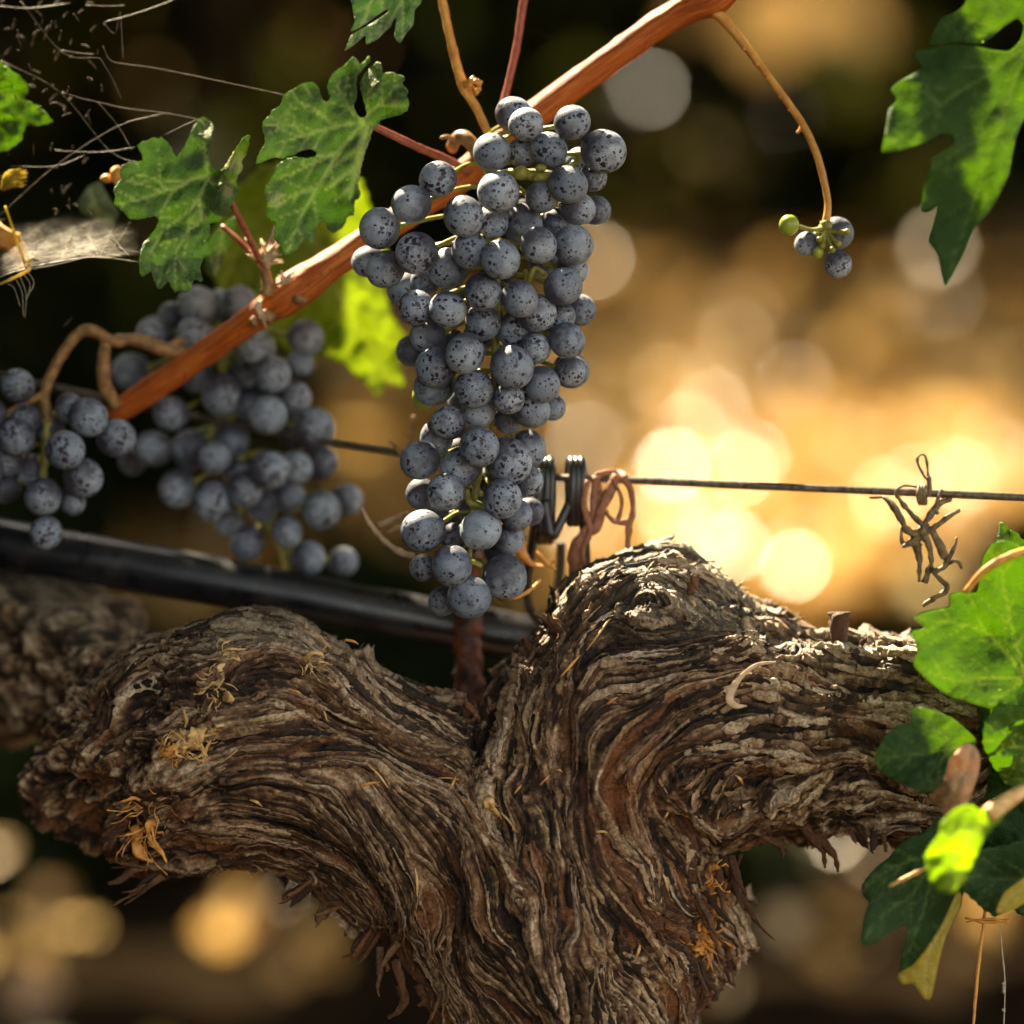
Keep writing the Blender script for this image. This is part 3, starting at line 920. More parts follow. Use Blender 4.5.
for x, y in [(747, 47), (760, 62), (770, 77), (783, 95), (803, 128), (801, 130), (804, 126), (815, 147), (792, 108)]:
    mb.blob(P(x - 3, y + 2, 15), S * random.uniform(1.4, 2.6), seg=6)
mb.build('stalk', M['orange_stem'], sb)
mb = MB()
mb.tube(PX([(826, 228, 4), (812, 230, -2), (800, 227, -4), (795, 226, -4)]), [S * x for x in (3, 2.2, 2.4, 3)], sides=8)
for e in [(847, 232, -8), (819, 240, -8), (832, 250, -12), (838, 244, -10), (822, 246, -10), (815, 254, -4)]:
    mb.tube(PX([(826, 230, 2), ((826 + e[0]) / 2, (232 + e[1]) / 2, -4), e]), [S * 3, S * 2.2, S * 2.8], sides=7, n=4)
    mb.blob(P(*e), S * 3.6, seg=8)
mb.build('stem_branch', M['green_stem'], sb)
for x, y, r, d in [(789, 225, 10, -5), (818, 253, 5.5, -8)]:
    o = bpy.data.objects.new('unripe_grape', GMG); COL.objects.link(o); o.parent = sb
    o.location = P(x, y, d) - sb.location; o.scale = (r * S, r * S, r * S * 1.02)

cane = empty('vine_cane', P(280, 305, 70))
tag(cane, 'reddish brown woody cane running diagonally up behind the large grape cluster', 'cane')
mb = MB()
mb.tube(PX([(112, 416, 152), (135, 400, 142), (200, 356, 112), (262, 312, 78), (280, 300, 70), (300, 287, 68), (330, 266, 64), (365, 242, 68), (410, 212, 80), (460, 178, 88), (510, 135, 82), (560, 96, 75), (610, 60, 62), (660, 24, 50), (692, 6, 40), (712, -2, 33), (735, -18, 30), (790, -60, 20)]),
        [S * x for x in (12, 13.5, 14, 15, 19, 20, 16, 14.5, 14.5, 15, 15, 15, 14.5, 14.5, 16, 19, 16, 14)], sides=28, n=7, rough=0.05, freq=230)
cw = mb.build('wood', M['cane'], cane)
at = cw.data.attributes.new('dark', 'FLOAT', 'POINT')
co = np.zeros(len(cw.data.vertices) * 3, np.float32); cw.data.vertices.foreach_get('co', co); co = co.reshape(-1, 3)
mb = MB()   # node with the shed bud scales and a scar
for c_, r_, s_ in [((266, 316, 52), 9, (1, .8, .8)), ((272, 290, 58), 7, (.8, .8, 1.3)), ((300, 300, 50), 6, (1.4, .7, .8)), ((254, 322, 56), 5, (1, .8, 1.2))]:
    mb.blob(P(*c_), S * r_, s_, rough=.25, freq=2.5, seg=14)
mb.tube(PX([(268, 296, 56), (267, 282, 54), (264, 270, 52), (262, 262, 50)]), [S * x for x in (8, 6, 5, 4)], sides=10, rough=.2, freq=500)
mb.build('bud_node', M['tan_stem'], cane)
mb = MB()   # fluffy pale remains at the node
for k in range(46):
    x, y = 266 + random.gauss(0, 9), 254 + random.gauss(0, 7)
    mb.tube(PX([(266, 266, 50), ((x + 266) / 2 + random.gauss(0, 2), (y + 264) / 2, 46), (x, y, 44 + random.gauss(0, 6))]), [S * 1.6, S * 1.8, S * .6], sides=5, n=3, rough=.4, freq=900)
for k in range(14):
    mb.tube(PX([(276, 284, 52), (282 + random.gauss(0, 3), 282, 48), (286 + random.gauss(0, 7), 274 + random.gauss(0, 5), 46)]), [S * 1.6, S * 1.6, S * .5], sides=5, n=3)
for k in range(10):
    mb.tube(PX([(261, 300, 50), (258 + random.gauss(0, 2), 308, 44), (262 + random.gauss(0, 4), 316 + random.gauss(0, 5), 42)]), [S * 2, S * 1.8, S * .6], sides=5, n=3)
mb.build('dry_bud_scales', M['pale_bark'], cane)

# tendrils above the big cluster
t1 = MB()
t1.tube(PX([(436, -30, 40), (444, 8, 36), (452, 45, 30), (460, 76, 26), (464, 88, 25), (474, 104, 24), (488, 132, 26)]), [S * x for x in (4.2, 4.4, 4.6, 5, 5.4, 4.4, 4)], sides=12, n=7, rough=.1, freq=500)
for k in range(22):
    a, b = random.uniform(0, 6.28), random.uniform(-1, 1)
    t1.blob(P(473 + 7 * math.cos(a) * (1 - b * b) ** .5, 87 + 7 * b, 18 + 7 * math.sin(a)), S * random.uniform(2, 4.2), rough=.4, seg=8)
tag(t1.build('vine_tendril', M['orange_stem'], None, P(460, 76, 26)), 'tan tendril with a knobbly pale node coming down to the top of the large cluster', 'tendril')
t2 = MB()
t2.tube(PX([(528, -30, 60), (523, 5, 58), (517, 45, 55), (508, 85, 50), (501, 112, 45)]), [S * x for x in (4, 4, 3.8, 3.6, 4.4)], sides=10, n=7, rough=.08, freq=500)
tag(t2.build('vine_shoot', M['red_stem'], None, P(523, 5, 58)), 'thin straight reddish shoot rising from the top of the large cluster out of the photo', 'shoot')

# ------------------------------------------------------------------ leaves traced lobe by lobe, bent in depth
def seg_dist(p, a, b):
    ab = b - a
    t = np.clip(((p - a) @ ab) / (ab @ ab + 1e-9), 0, 1)
    return np.linalg.norm(p - a - t[:, None] * ab, axis=1), t


def leaf(label, outline, veins, depth, mat, base, petiole=None, pmat='red_stem', pr=(4, 4), step=3.2, veinw=1.7, thick=0.8, pucker=2.2, group='vine leaves', serr=0.0, extra_pale=None, secondary=True):
    """outline, veins in picture units; depth: control points (x, y, d) blended smoothly over the blade"""
    O = np.array(outline, float)
    # dense outline
    ed = []
    n = len(O)
    for i in range(n):
        a, b = O[i], O[(i + 1) % n]
        l = np.linalg.norm(b - a)
        k = max(1, int(l / step))
        for j in range(k):
            ed.append(a + (b - a) * j / k)
    ed = np.array(ed)
    # soften corners a little, then optional teeth
    ed = 0.2 * np.roll(ed, 1, 0) + 0.6 * ed + 0.2 * np.roll(ed, -1, 0)
    if serr:
        t = np.roll(ed, -1, 0) - np.roll(ed, 1, 0)
        nn = np.column_stack((t[:, 1], -t[:, 0])); nn /= np.linalg.norm(nn, axis=1)[:, None] + 1e-9
        arc = np.cumsum(np.linalg.norm(ed - np.roll(ed, 1, 0), axis=1))
        area = np.sum(ed[:, 0] * np.roll(ed[:, 1], -1) - np.roll(ed[:, 0], -1) * ed[:, 1])
        sgn = 1 if area > 0 else -1
        saw = (arc / (serr * 5.0) + 0.35 * np.sin(arc / 23.0)) % 1.0
        ed = ed + nn * (sgn * serr * (saw - 0.4))[:, None]
    lo, hi = ed.min(0), ed.max(0)
    xs = np.arange(lo[0], hi[0], step); ys = np.arange(lo[1], hi[1], step * 0.87)
    gx_, gy_ = np.meshgrid(xs, ys)
    gx_ = gx_ + (np.arange(len(ys)) % 2)[:, None] * step * 0.5
    g = np.column_stack((gx_.ravel(), gy_.ravel()))
    inside = np.zeros(len(g), bool)
    x, y = g.T
    for i in range(len(ed)):
        a, b = ed[i], ed[(i + 1) % len(ed)]
        if a[1] == b[1]: continue
        cr = ((a[1] > y) != (b[1] > y)) & (x < (b[0] - a[0]) * (y - a[1]) / (b[1] - a[1]) + a[0])
        inside ^= cr
    g = g[inside]
    mn = np.full(len(g), 1e9)
    for e in ed: mn = np.minimum(mn, (g[:, 0] - e[0]) ** 2 + (g[:, 1] - e[1]) ** 2)
    g = g[mn > (step * 0.6) ** 2]
    allp = np.vstack((ed, g))
    ne = len(ed)
    res = geometry.delaunay_2d_cdt([Vector(p) for p in allp], [(i, (i + 1) % ne) for i in range(ne)], [], 1, 1e-4)
    v2 = np.array([tuple(v) for v in res[0]])
    tri = [list(f) for f in res[2]]
    # drop triangles outside (safety)
    # veins
    vm = np.zeros(len(v2)); rid = np.zeros(len(v2))
    mains = []
    for vn in veins:
        w = veinw
        if isinstance(vn, tuple): vn, w = vn
        mains.append((smoothpath(vn, 5), w))
    lines = list(mains)
    if secondary:
        for q, w in mains:
            L_ = np.concatenate(([0], np.cumsum(np.linalg.norm(np.diff(q, axis=0), axis=1))))
            tot = L_[-1]
            s_ = tot * 0.22; sd = 1
            while s_ < tot * 0.92:
                j = np.searchsorted(L_, s_)
                p_ = q[min(j, len(q) - 1)]
                t_ = q[min(j + 1, len(q) - 1)] - q[max(j - 1, 0)]; t_ = t_ / (np.linalg.norm(t_) + 1e-9)
                a_ = sd * R(48)
                d_ = np.array((t_[0] * math.cos(a_) - t_[1] * math.sin(a_), t_[0] * math.sin(a_) + t_[1] * math.cos(a_)))
                ln = min(34, (tot - s_) * 0.75 + 8)
                e_ = p_ + d_ * ln + t_ * ln * 0.25
                lines.append((smoothpath([p_, (p_ + e_) / 2 + d_ * 2, e_], 4), w * 0.5))
                s_ += tot * 0.085 + 4; sd = -sd
    for q, w in lines:
        dmin = np.full(len(v2), 1e9); tt = np.zeros(len(v2))
        for i in range(len(q) - 1):
            d_, t_ = seg_dist(v2, q[i], q[i + 1])
            up = d_ < dmin
            dmin[up] = d_[up]; tt[up] = (i + t_[up]) / (len(q) - 1)
        ww = w * (1.15 - 0.75 * tt)
        vm = np.maximum(vm, np.clip(1.25 - dmin / (ww * 1.25), 0, 1) * min(1, 0.35 + w / 2.2))
        rid = np.maximum(rid, np.exp(-(dmin / 5.5) ** 2) * (0.4 + 0.6 * w / veinw))
    # depth
    D = np.array(depth, float)
    w = np.zeros(len(v2)); z = np.zeros(len(v2))
    for a, b, c in D:
        k = 1.0 / (((v2[:, 0] - a) ** 2 + (v2[:, 1] - b) ** 2 + 60.0) ** 1.25)
        w += k; z += k * c
    z = z / w
    pn = np.column_stack((v2 / 17.0, np.full(len(v2), D[0][2] * .37)))
    z = z + pucker * vnoise(pn) + pucker * .45 * vnoise(pn * 2.7 + 4) + rid * pucker * 0.9
    ml = np.full(len(v2), 1e9)
    pale = np.zeros(len(v2))
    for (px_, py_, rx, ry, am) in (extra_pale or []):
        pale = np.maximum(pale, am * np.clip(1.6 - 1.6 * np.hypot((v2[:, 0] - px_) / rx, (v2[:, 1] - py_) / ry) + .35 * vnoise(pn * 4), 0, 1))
    front = np.column_stack((v2, z - thick / 2)); back = np.column_stack((v2, z + thick / 2))
    nv = len(v2)
    # outward order of the boundary
    cnt = {}
    for f in tri:
        for i in range(len(f)):
            e = (f[i], f[(i + 1) % len(f)])
            cnt[e] = cnt.get(e, 0) + 1
    bnd = [e for e in cnt if (e[1], e[0]) not in cnt]
    # face the camera: in picture coordinates (y down, depth away) orientation handled by recalculation
    F = [f[::-1] for f in tri] + [[i + nv for i in f] for f in tri] + [[a, b, b + nv, a + nv] for a, b in bnd]
    me = np_mesh('blade', PN(np.vstack((front, back))), F, {'vein': np.tile(vm, 2), 'pale': np.tile(pale, 2)})
    bm = bmesh.new(); bm.from_mesh(me); bmesh.ops.recalc_face_normals(bm, faces=bm.faces[:]); bm.to_mesh(me); bm.free()
    root = empty('vine_leaf', P(*base))
    tag(root, label, 'leaf', group)
    link('blade', me, M[mat], root)
    if petiole:
        pm = MB()
        pm.tube(PX(petiole), [S * t for t in np.linspace(pr[0], pr[1], len(petiole))], sides=10, n=7, rough=.08, freq=500)
        pm.build('petiole', M[pmat], root)
    return root


def Z(pts, sx, x0, y0): return [(x0 + p[0] / sx, y0 + p[1] / sx) for p in pts]


A = lambda pts: Z(pts, 5.39, 105, 110)
leaf('green lobed vine leaf above the left cluster with its right lobe folded up',
     A([(790, 132), (770, 165), (782, 182), (765, 205), (772, 228), (740, 262), (735, 285), (748, 318), (715, 350), (704, 388), (722, 440), (705, 478), (680, 500), (672, 545), (642, 562), (625, 605), (585, 612), (556, 606), (568, 640), (568, 680), (545, 715), (570, 755), (568, 795), (530, 790), (512, 850), (528, 930), (475, 910), (468, 960), (432, 992), (405, 968), (375, 990), (338, 915), (320, 945), (288, 972), (258, 905), (252, 862), (225, 885), (193, 905), (182, 838), (190, 770), (205, 720), (250, 672), (292, 600), (290, 575), (262, 568), (195, 590), (132, 588), (100, 552), (45, 510), (58, 462), (42, 440), (60, 395), (92, 375), (78, 330), (88, 295), (125, 283), (205, 275), (198, 235), (168, 190), (205, 168), (240, 165), (255, 142), (285, 160), (303, 140), (350, 190), (372, 240), (384, 262), (430, 195), (470, 100), (512, 42), (548, 40), (588, 82), (575, 160), (556, 250), (578, 312), (596, 336), (640, 310), (700, 210), (752, 140)]),
     [(A([(560, 355), (470, 372), (400, 415), (330, 430), (200, 478), (50, 512)]), 2.2), A([(330, 430), (270, 370), (150, 345)]), (A([(560, 355), (505, 480), (420, 570), (320, 650), (215, 830)]), 1.6), A([(505, 480), (530, 590), (440, 660), (380, 800), (385, 960)]), A([(560, 355), (540, 220), (535, 70)]), (A([(560, 360), (600, 400), (690, 290), (775, 160)]), 1.8), A([(505, 480), (520, 600)])],
     [(209, 176, 14), (113, 205, -22), (150, 190, -2), (140, 140, -14), (165, 145, 6), (205, 120, 30), (190, 150, 20), (250, 136, -62), (235, 170, -34), (225, 200, -18), (160, 265, -10), (180, 225, 2), (190, 290, -26), (145, 272, -30), (205, 260, -6), (140, 218, -16)],
     'leaf', (233, 205, 20), [(212, 178, 10), (226, 194, 12), (233, 206, 14), (243, 225, 22), (256, 252, 40), (265, 268, 50)], 'red_stem', (2.8, 3.4), serr=1.3, extra_pale=[(236, 158, 13, 22, .8), (228, 185, 9, 20, .55)])
B = lambda pts: Z(pts, 4.765, 250, 45)
leaf('toothed green vine leaf on a red stalk, left of the large cluster',
     B([(558, 338), (545, 270), (522, 200), (535, 150), (560, 120), (588, 92), (617, 72), (632, 105), (628, 142), (668, 124), (700, 140), (742, 150), (722, 192), (762, 212), (744, 242), (762, 280), (752, 315), (700, 338), (622, 356), (604, 390), (582, 408), (572, 450), (550, 500), (528, 590), (515, 672), (532, 715), (520, 735), (497, 738), (497, 815), (466, 812), (450, 860), (400, 902), (366, 872), (362, 832), (322, 852), (302, 930), (285, 952), (262, 912), (250, 935), (215, 990), (160, 1008), (146, 958), (108, 918), (125, 870), (120, 848), (74, 818), (82, 742), (64, 702), (90, 650), (122, 605), (130, 572), (160, 545), (210, 530), (270, 542), (322, 530), (318, 510), (290, 494), (250, 500), (215, 520), (160, 540), (105, 536), (70, 555), (24, 570), (40, 520), (62, 488), (76, 450), (54, 382), (68, 350), (100, 332), (96, 310), (120, 300), (150, 295), (152, 250), (170, 225), (212, 212), (225, 192), (268, 182), (296, 170), (330, 198), (342, 262), (365, 272), (384, 262), (366, 200), (385, 150), (420, 115), (450, 102), (470, 70), (492, 50), (516, 76), (524, 98), (574, 42), (574, 78), (536, 118), (508, 150), (506, 205), (512, 240), (494, 290), (498, 318), (522, 345), (545, 352)]),
     [(B([(540, 362), (400, 390), (260, 430), (130, 470)]), 2.0), B([(400, 388), (330, 315), (225, 268)]), B([(265, 428), (190, 378), (80, 384)]), (B([(540, 362), (490, 325), (440, 250), (412, 190)]), 1.8), (B([(545, 370), (430, 505), (320, 690), (240, 830), (180, 985)]), 2.1), B([(430, 510), (310, 560), (140, 640)]), B([(320, 690), (250, 700), (110, 770)]), B([(555, 335), (640, 260), (720, 180)]), B([(556, 330), (570, 220), (612, 90)]), (B([(572, 395), (545, 480), (512, 600), (480, 725)]), 5.5)],
     [(364, 121, 0), (263, 145, -18), (290, 130, 4), (310, 85, 14), (345, 70, 18), (365, 60, 10), (382, 65, -14), (405, 100, -26), (380, 95, -10), (335, 150, 8), (300, 190, 4), (287, 250, -16), (270, 205, -14), (340, 220, 16), (352, 190, 2), (362, 150, -10), (320, 115, 6), (330, 200, 14), (358, 195, -8)],
     'leaf', (371, 127, 5), [(369, 124, 4), (390, 134, 12), (420, 148, 30), (448, 160, 55), (470, 172, 75)], 'red_stem', (3.6, 4.4), serr=1.3, extra_pale=[(277, 198, 11, 9, .9), (360, 160, 5, 20, .6), (395, 103, 9, 7, .4)])  # first pale patch is a spot of sun painted on the blade
C_ = lambda pts: Z(pts, 4.0, 230, 0)
leaf('dark green leaf tip hanging in at the top edge above the toothed leaf',
     C_([(440, -160), (470, -70), (482, -10), (500, 88), (478, 130), (505, 118), (545, 95), (590, 60), (635, 32), (632, 50), (575, 88), (520, 118), (482, 140), (470, 175), (455, 208), (500, 178), (535, 145), (545, 138), (540, 182), (575, 165), (602, 150), (612, 132), (645, 108), (652, 80), (668, 66), (655, 150), (680, 178), (700, 140), (735, 100), (738, 40), (768, 10), (760, -30), (800, -100), (700, -240), (560, -240)]),
     [(C_([(620, -200), (580, -40), (530, 90), (462, 200)]), 1.8), C_([(640, -160), (690, 0), (690, 160)]), C_([(600, -90), (610, 20), (600, 145)])],
     [(385, -40, 10), (345, 50, -22), (380, 20, 0), (415, 30, -8), (350, 20, -10), (400, 42, -14)], 'leaf_pale', (385, -45, 10), None, step=3.0)
T = lambda pts: Z(pts, 3.53, 870, 0)
leaf('dark green pointed leaf with glowing lobes hanging at the top right edge',
     T([(145, 188), (175, 215), (186, 236), (150, 262), (105, 285), (68, 316), (98, 352), (64, 385), (60, 430), (38, 542), (110, 532), (200, 504), (250, 470), (298, 480), (290, 512), (250, 540), (210, 560), (216, 590), (190, 640), (178, 748), (208, 745), (242, 718), (225, 780), (203, 852), (236, 888), (250, 950), (266, 1016), (330, 905), (372, 800), (408, 768), (442, 720), (490, 620), (512, 500), (540, 430), (600, 330), (660, 120), (700, -120), (360, -130), (345, -10), (330, 22), (295, 45), (250, 62), (225, 110), (204, 160), (250, 160), (300, 148), (385, 158), (430, 132), (470, 95), (522, 62), (545, 90), (530, 145), (490, 182), (430, 176), (385, 164), (300, 156), (230, 168), (180, 176)]),
     [(T([(560, 150), (420, 260), (250, 370), (60, 520)]), 1.8), (T([(560, 150), (470, 400), (370, 700), (270, 1000)]), 1.8), T([(560, 150), (400, 80), (300, 60)]), T([(430, 480), (330, 520), (220, 590)]), T([(250, 370), (180, 320), (90, 320)])],
     [(1030, 40, -150), (985, 80, -165), (885, 145, -205), (915, 100, -180), (945, 280, -175), (950, 200, -160), (1000, 140, -175), (1040, 120, -150), (930, 30, -150)], 'leaf_dark', (1030, 40, -150), None, step=3.6, pucker=1.8)
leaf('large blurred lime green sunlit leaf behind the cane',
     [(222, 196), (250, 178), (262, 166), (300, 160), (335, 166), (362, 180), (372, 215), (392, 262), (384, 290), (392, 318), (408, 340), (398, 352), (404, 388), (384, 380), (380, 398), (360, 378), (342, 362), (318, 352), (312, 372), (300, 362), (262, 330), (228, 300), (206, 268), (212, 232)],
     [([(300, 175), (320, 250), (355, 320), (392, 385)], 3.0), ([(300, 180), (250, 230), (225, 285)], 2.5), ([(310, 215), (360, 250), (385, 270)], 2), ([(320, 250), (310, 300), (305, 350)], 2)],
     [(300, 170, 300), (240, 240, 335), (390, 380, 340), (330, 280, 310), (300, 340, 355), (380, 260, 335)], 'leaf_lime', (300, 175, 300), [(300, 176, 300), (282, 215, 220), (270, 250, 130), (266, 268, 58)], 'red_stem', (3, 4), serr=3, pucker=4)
leaf('small pale leaf half hidden behind the left edge of the folded leaf',
     [(226, 222), (238, 214), (232, 240), (222, 262), (214, 278), (205, 262), (208, 240)], [[(225, 222), (215, 275)]], [(222, 240, 90), (215, 270, 100)], 'leaf_pale', (222, 224, 80), [(222, 226, 80), (238, 240, 70), (256, 258, 60), (263, 268, 52)], 'red_stem', (2.6, 3.2), pucker=1)
# right lower foliage
Q = lambda pts: Z(pts, 4.098, 850, 530)
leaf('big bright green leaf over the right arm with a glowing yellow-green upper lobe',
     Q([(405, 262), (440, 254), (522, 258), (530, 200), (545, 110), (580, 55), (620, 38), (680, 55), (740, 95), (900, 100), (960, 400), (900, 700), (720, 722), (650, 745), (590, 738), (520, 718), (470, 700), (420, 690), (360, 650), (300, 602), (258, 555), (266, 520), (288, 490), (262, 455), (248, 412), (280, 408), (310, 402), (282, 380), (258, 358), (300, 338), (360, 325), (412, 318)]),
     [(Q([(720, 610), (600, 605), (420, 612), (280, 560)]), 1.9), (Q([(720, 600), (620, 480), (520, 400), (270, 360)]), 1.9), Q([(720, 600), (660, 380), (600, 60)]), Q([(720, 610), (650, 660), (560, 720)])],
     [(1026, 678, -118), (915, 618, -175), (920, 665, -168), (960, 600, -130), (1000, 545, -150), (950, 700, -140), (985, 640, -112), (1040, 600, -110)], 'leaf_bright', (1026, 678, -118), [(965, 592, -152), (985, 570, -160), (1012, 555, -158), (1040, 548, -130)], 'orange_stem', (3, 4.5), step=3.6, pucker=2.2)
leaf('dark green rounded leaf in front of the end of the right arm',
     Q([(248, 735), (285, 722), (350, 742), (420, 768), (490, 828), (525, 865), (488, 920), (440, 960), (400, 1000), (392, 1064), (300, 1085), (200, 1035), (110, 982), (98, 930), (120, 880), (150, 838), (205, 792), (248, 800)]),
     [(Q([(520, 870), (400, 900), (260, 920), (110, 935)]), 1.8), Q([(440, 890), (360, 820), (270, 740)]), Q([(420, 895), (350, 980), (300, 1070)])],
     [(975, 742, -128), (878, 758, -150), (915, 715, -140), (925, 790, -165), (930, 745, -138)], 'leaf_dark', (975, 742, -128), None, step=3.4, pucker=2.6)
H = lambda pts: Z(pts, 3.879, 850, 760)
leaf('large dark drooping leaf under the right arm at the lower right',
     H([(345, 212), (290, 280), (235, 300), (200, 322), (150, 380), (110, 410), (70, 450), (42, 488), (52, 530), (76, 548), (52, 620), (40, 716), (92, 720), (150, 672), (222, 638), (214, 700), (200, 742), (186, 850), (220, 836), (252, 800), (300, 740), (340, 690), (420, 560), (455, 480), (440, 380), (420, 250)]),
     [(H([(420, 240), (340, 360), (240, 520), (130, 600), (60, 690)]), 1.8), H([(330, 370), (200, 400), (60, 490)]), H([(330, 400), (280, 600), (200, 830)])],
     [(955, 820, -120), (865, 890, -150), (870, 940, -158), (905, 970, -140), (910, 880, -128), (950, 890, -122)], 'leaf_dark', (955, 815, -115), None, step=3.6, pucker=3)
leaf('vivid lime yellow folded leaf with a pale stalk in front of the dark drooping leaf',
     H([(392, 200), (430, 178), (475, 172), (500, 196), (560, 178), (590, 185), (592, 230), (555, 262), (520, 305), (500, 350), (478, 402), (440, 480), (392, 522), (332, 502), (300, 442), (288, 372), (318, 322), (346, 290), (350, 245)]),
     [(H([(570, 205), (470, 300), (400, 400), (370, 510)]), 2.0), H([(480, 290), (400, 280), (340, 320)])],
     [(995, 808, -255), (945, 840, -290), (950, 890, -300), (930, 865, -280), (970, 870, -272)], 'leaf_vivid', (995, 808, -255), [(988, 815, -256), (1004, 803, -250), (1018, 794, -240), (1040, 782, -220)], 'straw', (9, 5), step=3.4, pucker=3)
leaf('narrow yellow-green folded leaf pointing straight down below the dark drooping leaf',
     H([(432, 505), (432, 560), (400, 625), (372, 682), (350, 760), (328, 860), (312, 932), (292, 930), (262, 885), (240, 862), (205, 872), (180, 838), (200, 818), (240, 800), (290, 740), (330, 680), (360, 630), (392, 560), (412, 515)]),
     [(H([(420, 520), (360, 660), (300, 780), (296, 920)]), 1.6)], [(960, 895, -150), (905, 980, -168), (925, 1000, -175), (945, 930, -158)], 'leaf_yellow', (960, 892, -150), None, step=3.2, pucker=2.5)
W7 = lambda pts: Z(pts, 3.879, 760, 540)
leaf('withered tan curled leaf between the bright and the dark leaves on the right',
     W7([(800, 785), (836, 800), (856, 840), (850, 900), (832, 955), (815, 1000), (800, 1045), (760, 1058), (718, 1062), (690, 1040), (658, 1005), (662, 980), (700, 955), (722, 905), (735, 850), (765, 815)]),
     [(W7([(820, 800), (790, 900), (720, 1040)]), 1.5)], [(970, 760, -190), (985, 765, -160), (945, 800, -180), (935, 800, -150), (955, 790, -192)], 'leaf_tan', (970, 748, -150), None, step=3.2, pucker=4)
leaf('yellow curled leaf edge at the right border near the dangling straw',
     H([(760, 400), (690, 445), (640, 480), (598, 512), (575, 555), (562, 592), (590, 600), (625, 588), (680, 552), (760, 520)]),
     [(H([(740, 450), (640, 520), (580, 585)]), 1.6)], [(1020, 880, -160), (1000, 910, -175), (1040, 880, -150)], 'leaf_yellow', (1030, 878, -155), None, step=3.0, pucker=2)
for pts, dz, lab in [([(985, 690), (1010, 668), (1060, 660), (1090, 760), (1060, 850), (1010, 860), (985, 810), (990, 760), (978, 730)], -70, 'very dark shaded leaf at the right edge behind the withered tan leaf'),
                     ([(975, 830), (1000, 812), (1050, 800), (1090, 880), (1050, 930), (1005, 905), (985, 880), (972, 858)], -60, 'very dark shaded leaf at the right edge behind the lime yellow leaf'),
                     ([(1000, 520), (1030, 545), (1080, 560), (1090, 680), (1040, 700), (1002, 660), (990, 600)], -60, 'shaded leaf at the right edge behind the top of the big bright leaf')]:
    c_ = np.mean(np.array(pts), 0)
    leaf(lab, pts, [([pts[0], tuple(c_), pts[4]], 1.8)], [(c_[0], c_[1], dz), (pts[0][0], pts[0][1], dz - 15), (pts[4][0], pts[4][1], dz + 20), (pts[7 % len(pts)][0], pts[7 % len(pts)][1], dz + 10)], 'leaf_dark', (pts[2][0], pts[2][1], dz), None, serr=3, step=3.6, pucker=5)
leaf('mid green leaf at the right edge above the withered tan leaf',
     [(985, 720), (1000, 702), (1022, 708), (1050, 700), (1090, 720), (1080, 790), (1050, 805), (1020, 796), (1002, 780), (990, 760), (982, 742)],
     [([(1060, 740), (1025, 748), (988, 740)], 1.8), ([(1060, 745), (1030, 775), (1005, 782)], 1.4)], [(1030, 750, -110), (985, 735, -150), (1010, 704, -140), (1005, 790, -95), (1070, 760, -80)], 'leaf_bright', (1060, 742, -90), None, serr=2.2, step=3.4, pucker=3)
leaf('dark green curled leaf at the lower right edge above the dangling straw',
     [(958, 868), (975, 850), (1000, 846), (1035, 838), (1075, 850), (1070, 905), (1035, 925), (1012, 905), (996, 918), (978, 905), (962, 890)],
     [([(1060, 872), (1010, 878), (962, 876)], 1.8), ([(1020, 878), (1005, 900), (997, 914)], 1.2)], [(1010, 878, -120), (960, 876, -160), (1000, 848, -135), (996, 916, -150), (1060, 872, -95)], 'leaf_dark', (1060, 872, -95), None, serr=2.4, step=3.4, pucker=3)
# left edge
leaf('dark green leaf fragment caught in cobwebs at the left edge',
     [(-30, 55), (-5, 58), (12, 70), (22, 78), (30, 88), (24, 100), (40, 106), (54, 122), (40, 126), (26, 124), (22, 140), (10, 150), (-30, 160)],
     [([(-20, 90), (10, 95), (50, 122)], 1.6), ([(-20, 100), (0, 130), (12, 148)], 1.4)], [(0, 90, 60), (50, 122, 50), (-20, 120, 70), (15, 75, 45)], 'leaf_bright', (-20, 95, 60), None, serr=2, pucker=4)
leaf('blurred pale green leaf tip beside the orange bud left of the folded leaf',
     [(88, 186), (100, 180), (108, 196), (120, 212), (112, 226), (96, 222), (82, 214), (76, 204)], [([(90, 186), (100, 222)], 1.5)], [(95, 200, 150), (110, 220, 170)], 'leaf_pale', (88, 186, 150), None, pucker=3)

# ------------------------------------------------------------------ wire, hose, clip, stake, dry bits
mb = MB()
mb.tube(PX([(-60, 362, 300), (20, 381, 270), (160, 410, 235), (300, 437, 200), (395, 452, 160), (470, 466, 120), (548, 477, 84), (600, 479, 70), (760, 486, 42), (900, 492, 18), (1090, 500, -8)]), S * 3.9, sides=12, n=6)
tag(mb.build('trellis_wire', M['wire'], None, P(548, 477, 84)), 'thin dull steel trellis wire stretched across behind the grapes', 'wire')
mb = MB()
mb.tube(PX([(-140, 515, 270), (0, 544, 245), (130, 566, 228), (250, 587, 215), (350, 606, 208), (440, 622, 204), (540, 641, 205), (680, 668, 215), (900, 705, 240), (1200, 735, 260)]), [S * x * 1.06 for x in (27, 26, 25, 24, 23.5, 23, 23, 23, 23, 23)], sides=36, n=8, rough=0.012, freq=60)
tag(mb.build('irrigation_hose', M['hose'], None, P(250, 587, 215)), 'thick black plastic drip irrigation hose running behind the trunk', 'hose')
clip = empty('hose_hanger', P(560, 478, 84))
tag(clip, 'black wire hanger with two coils hooked over the trellis wire and under the hose', 'hanger')
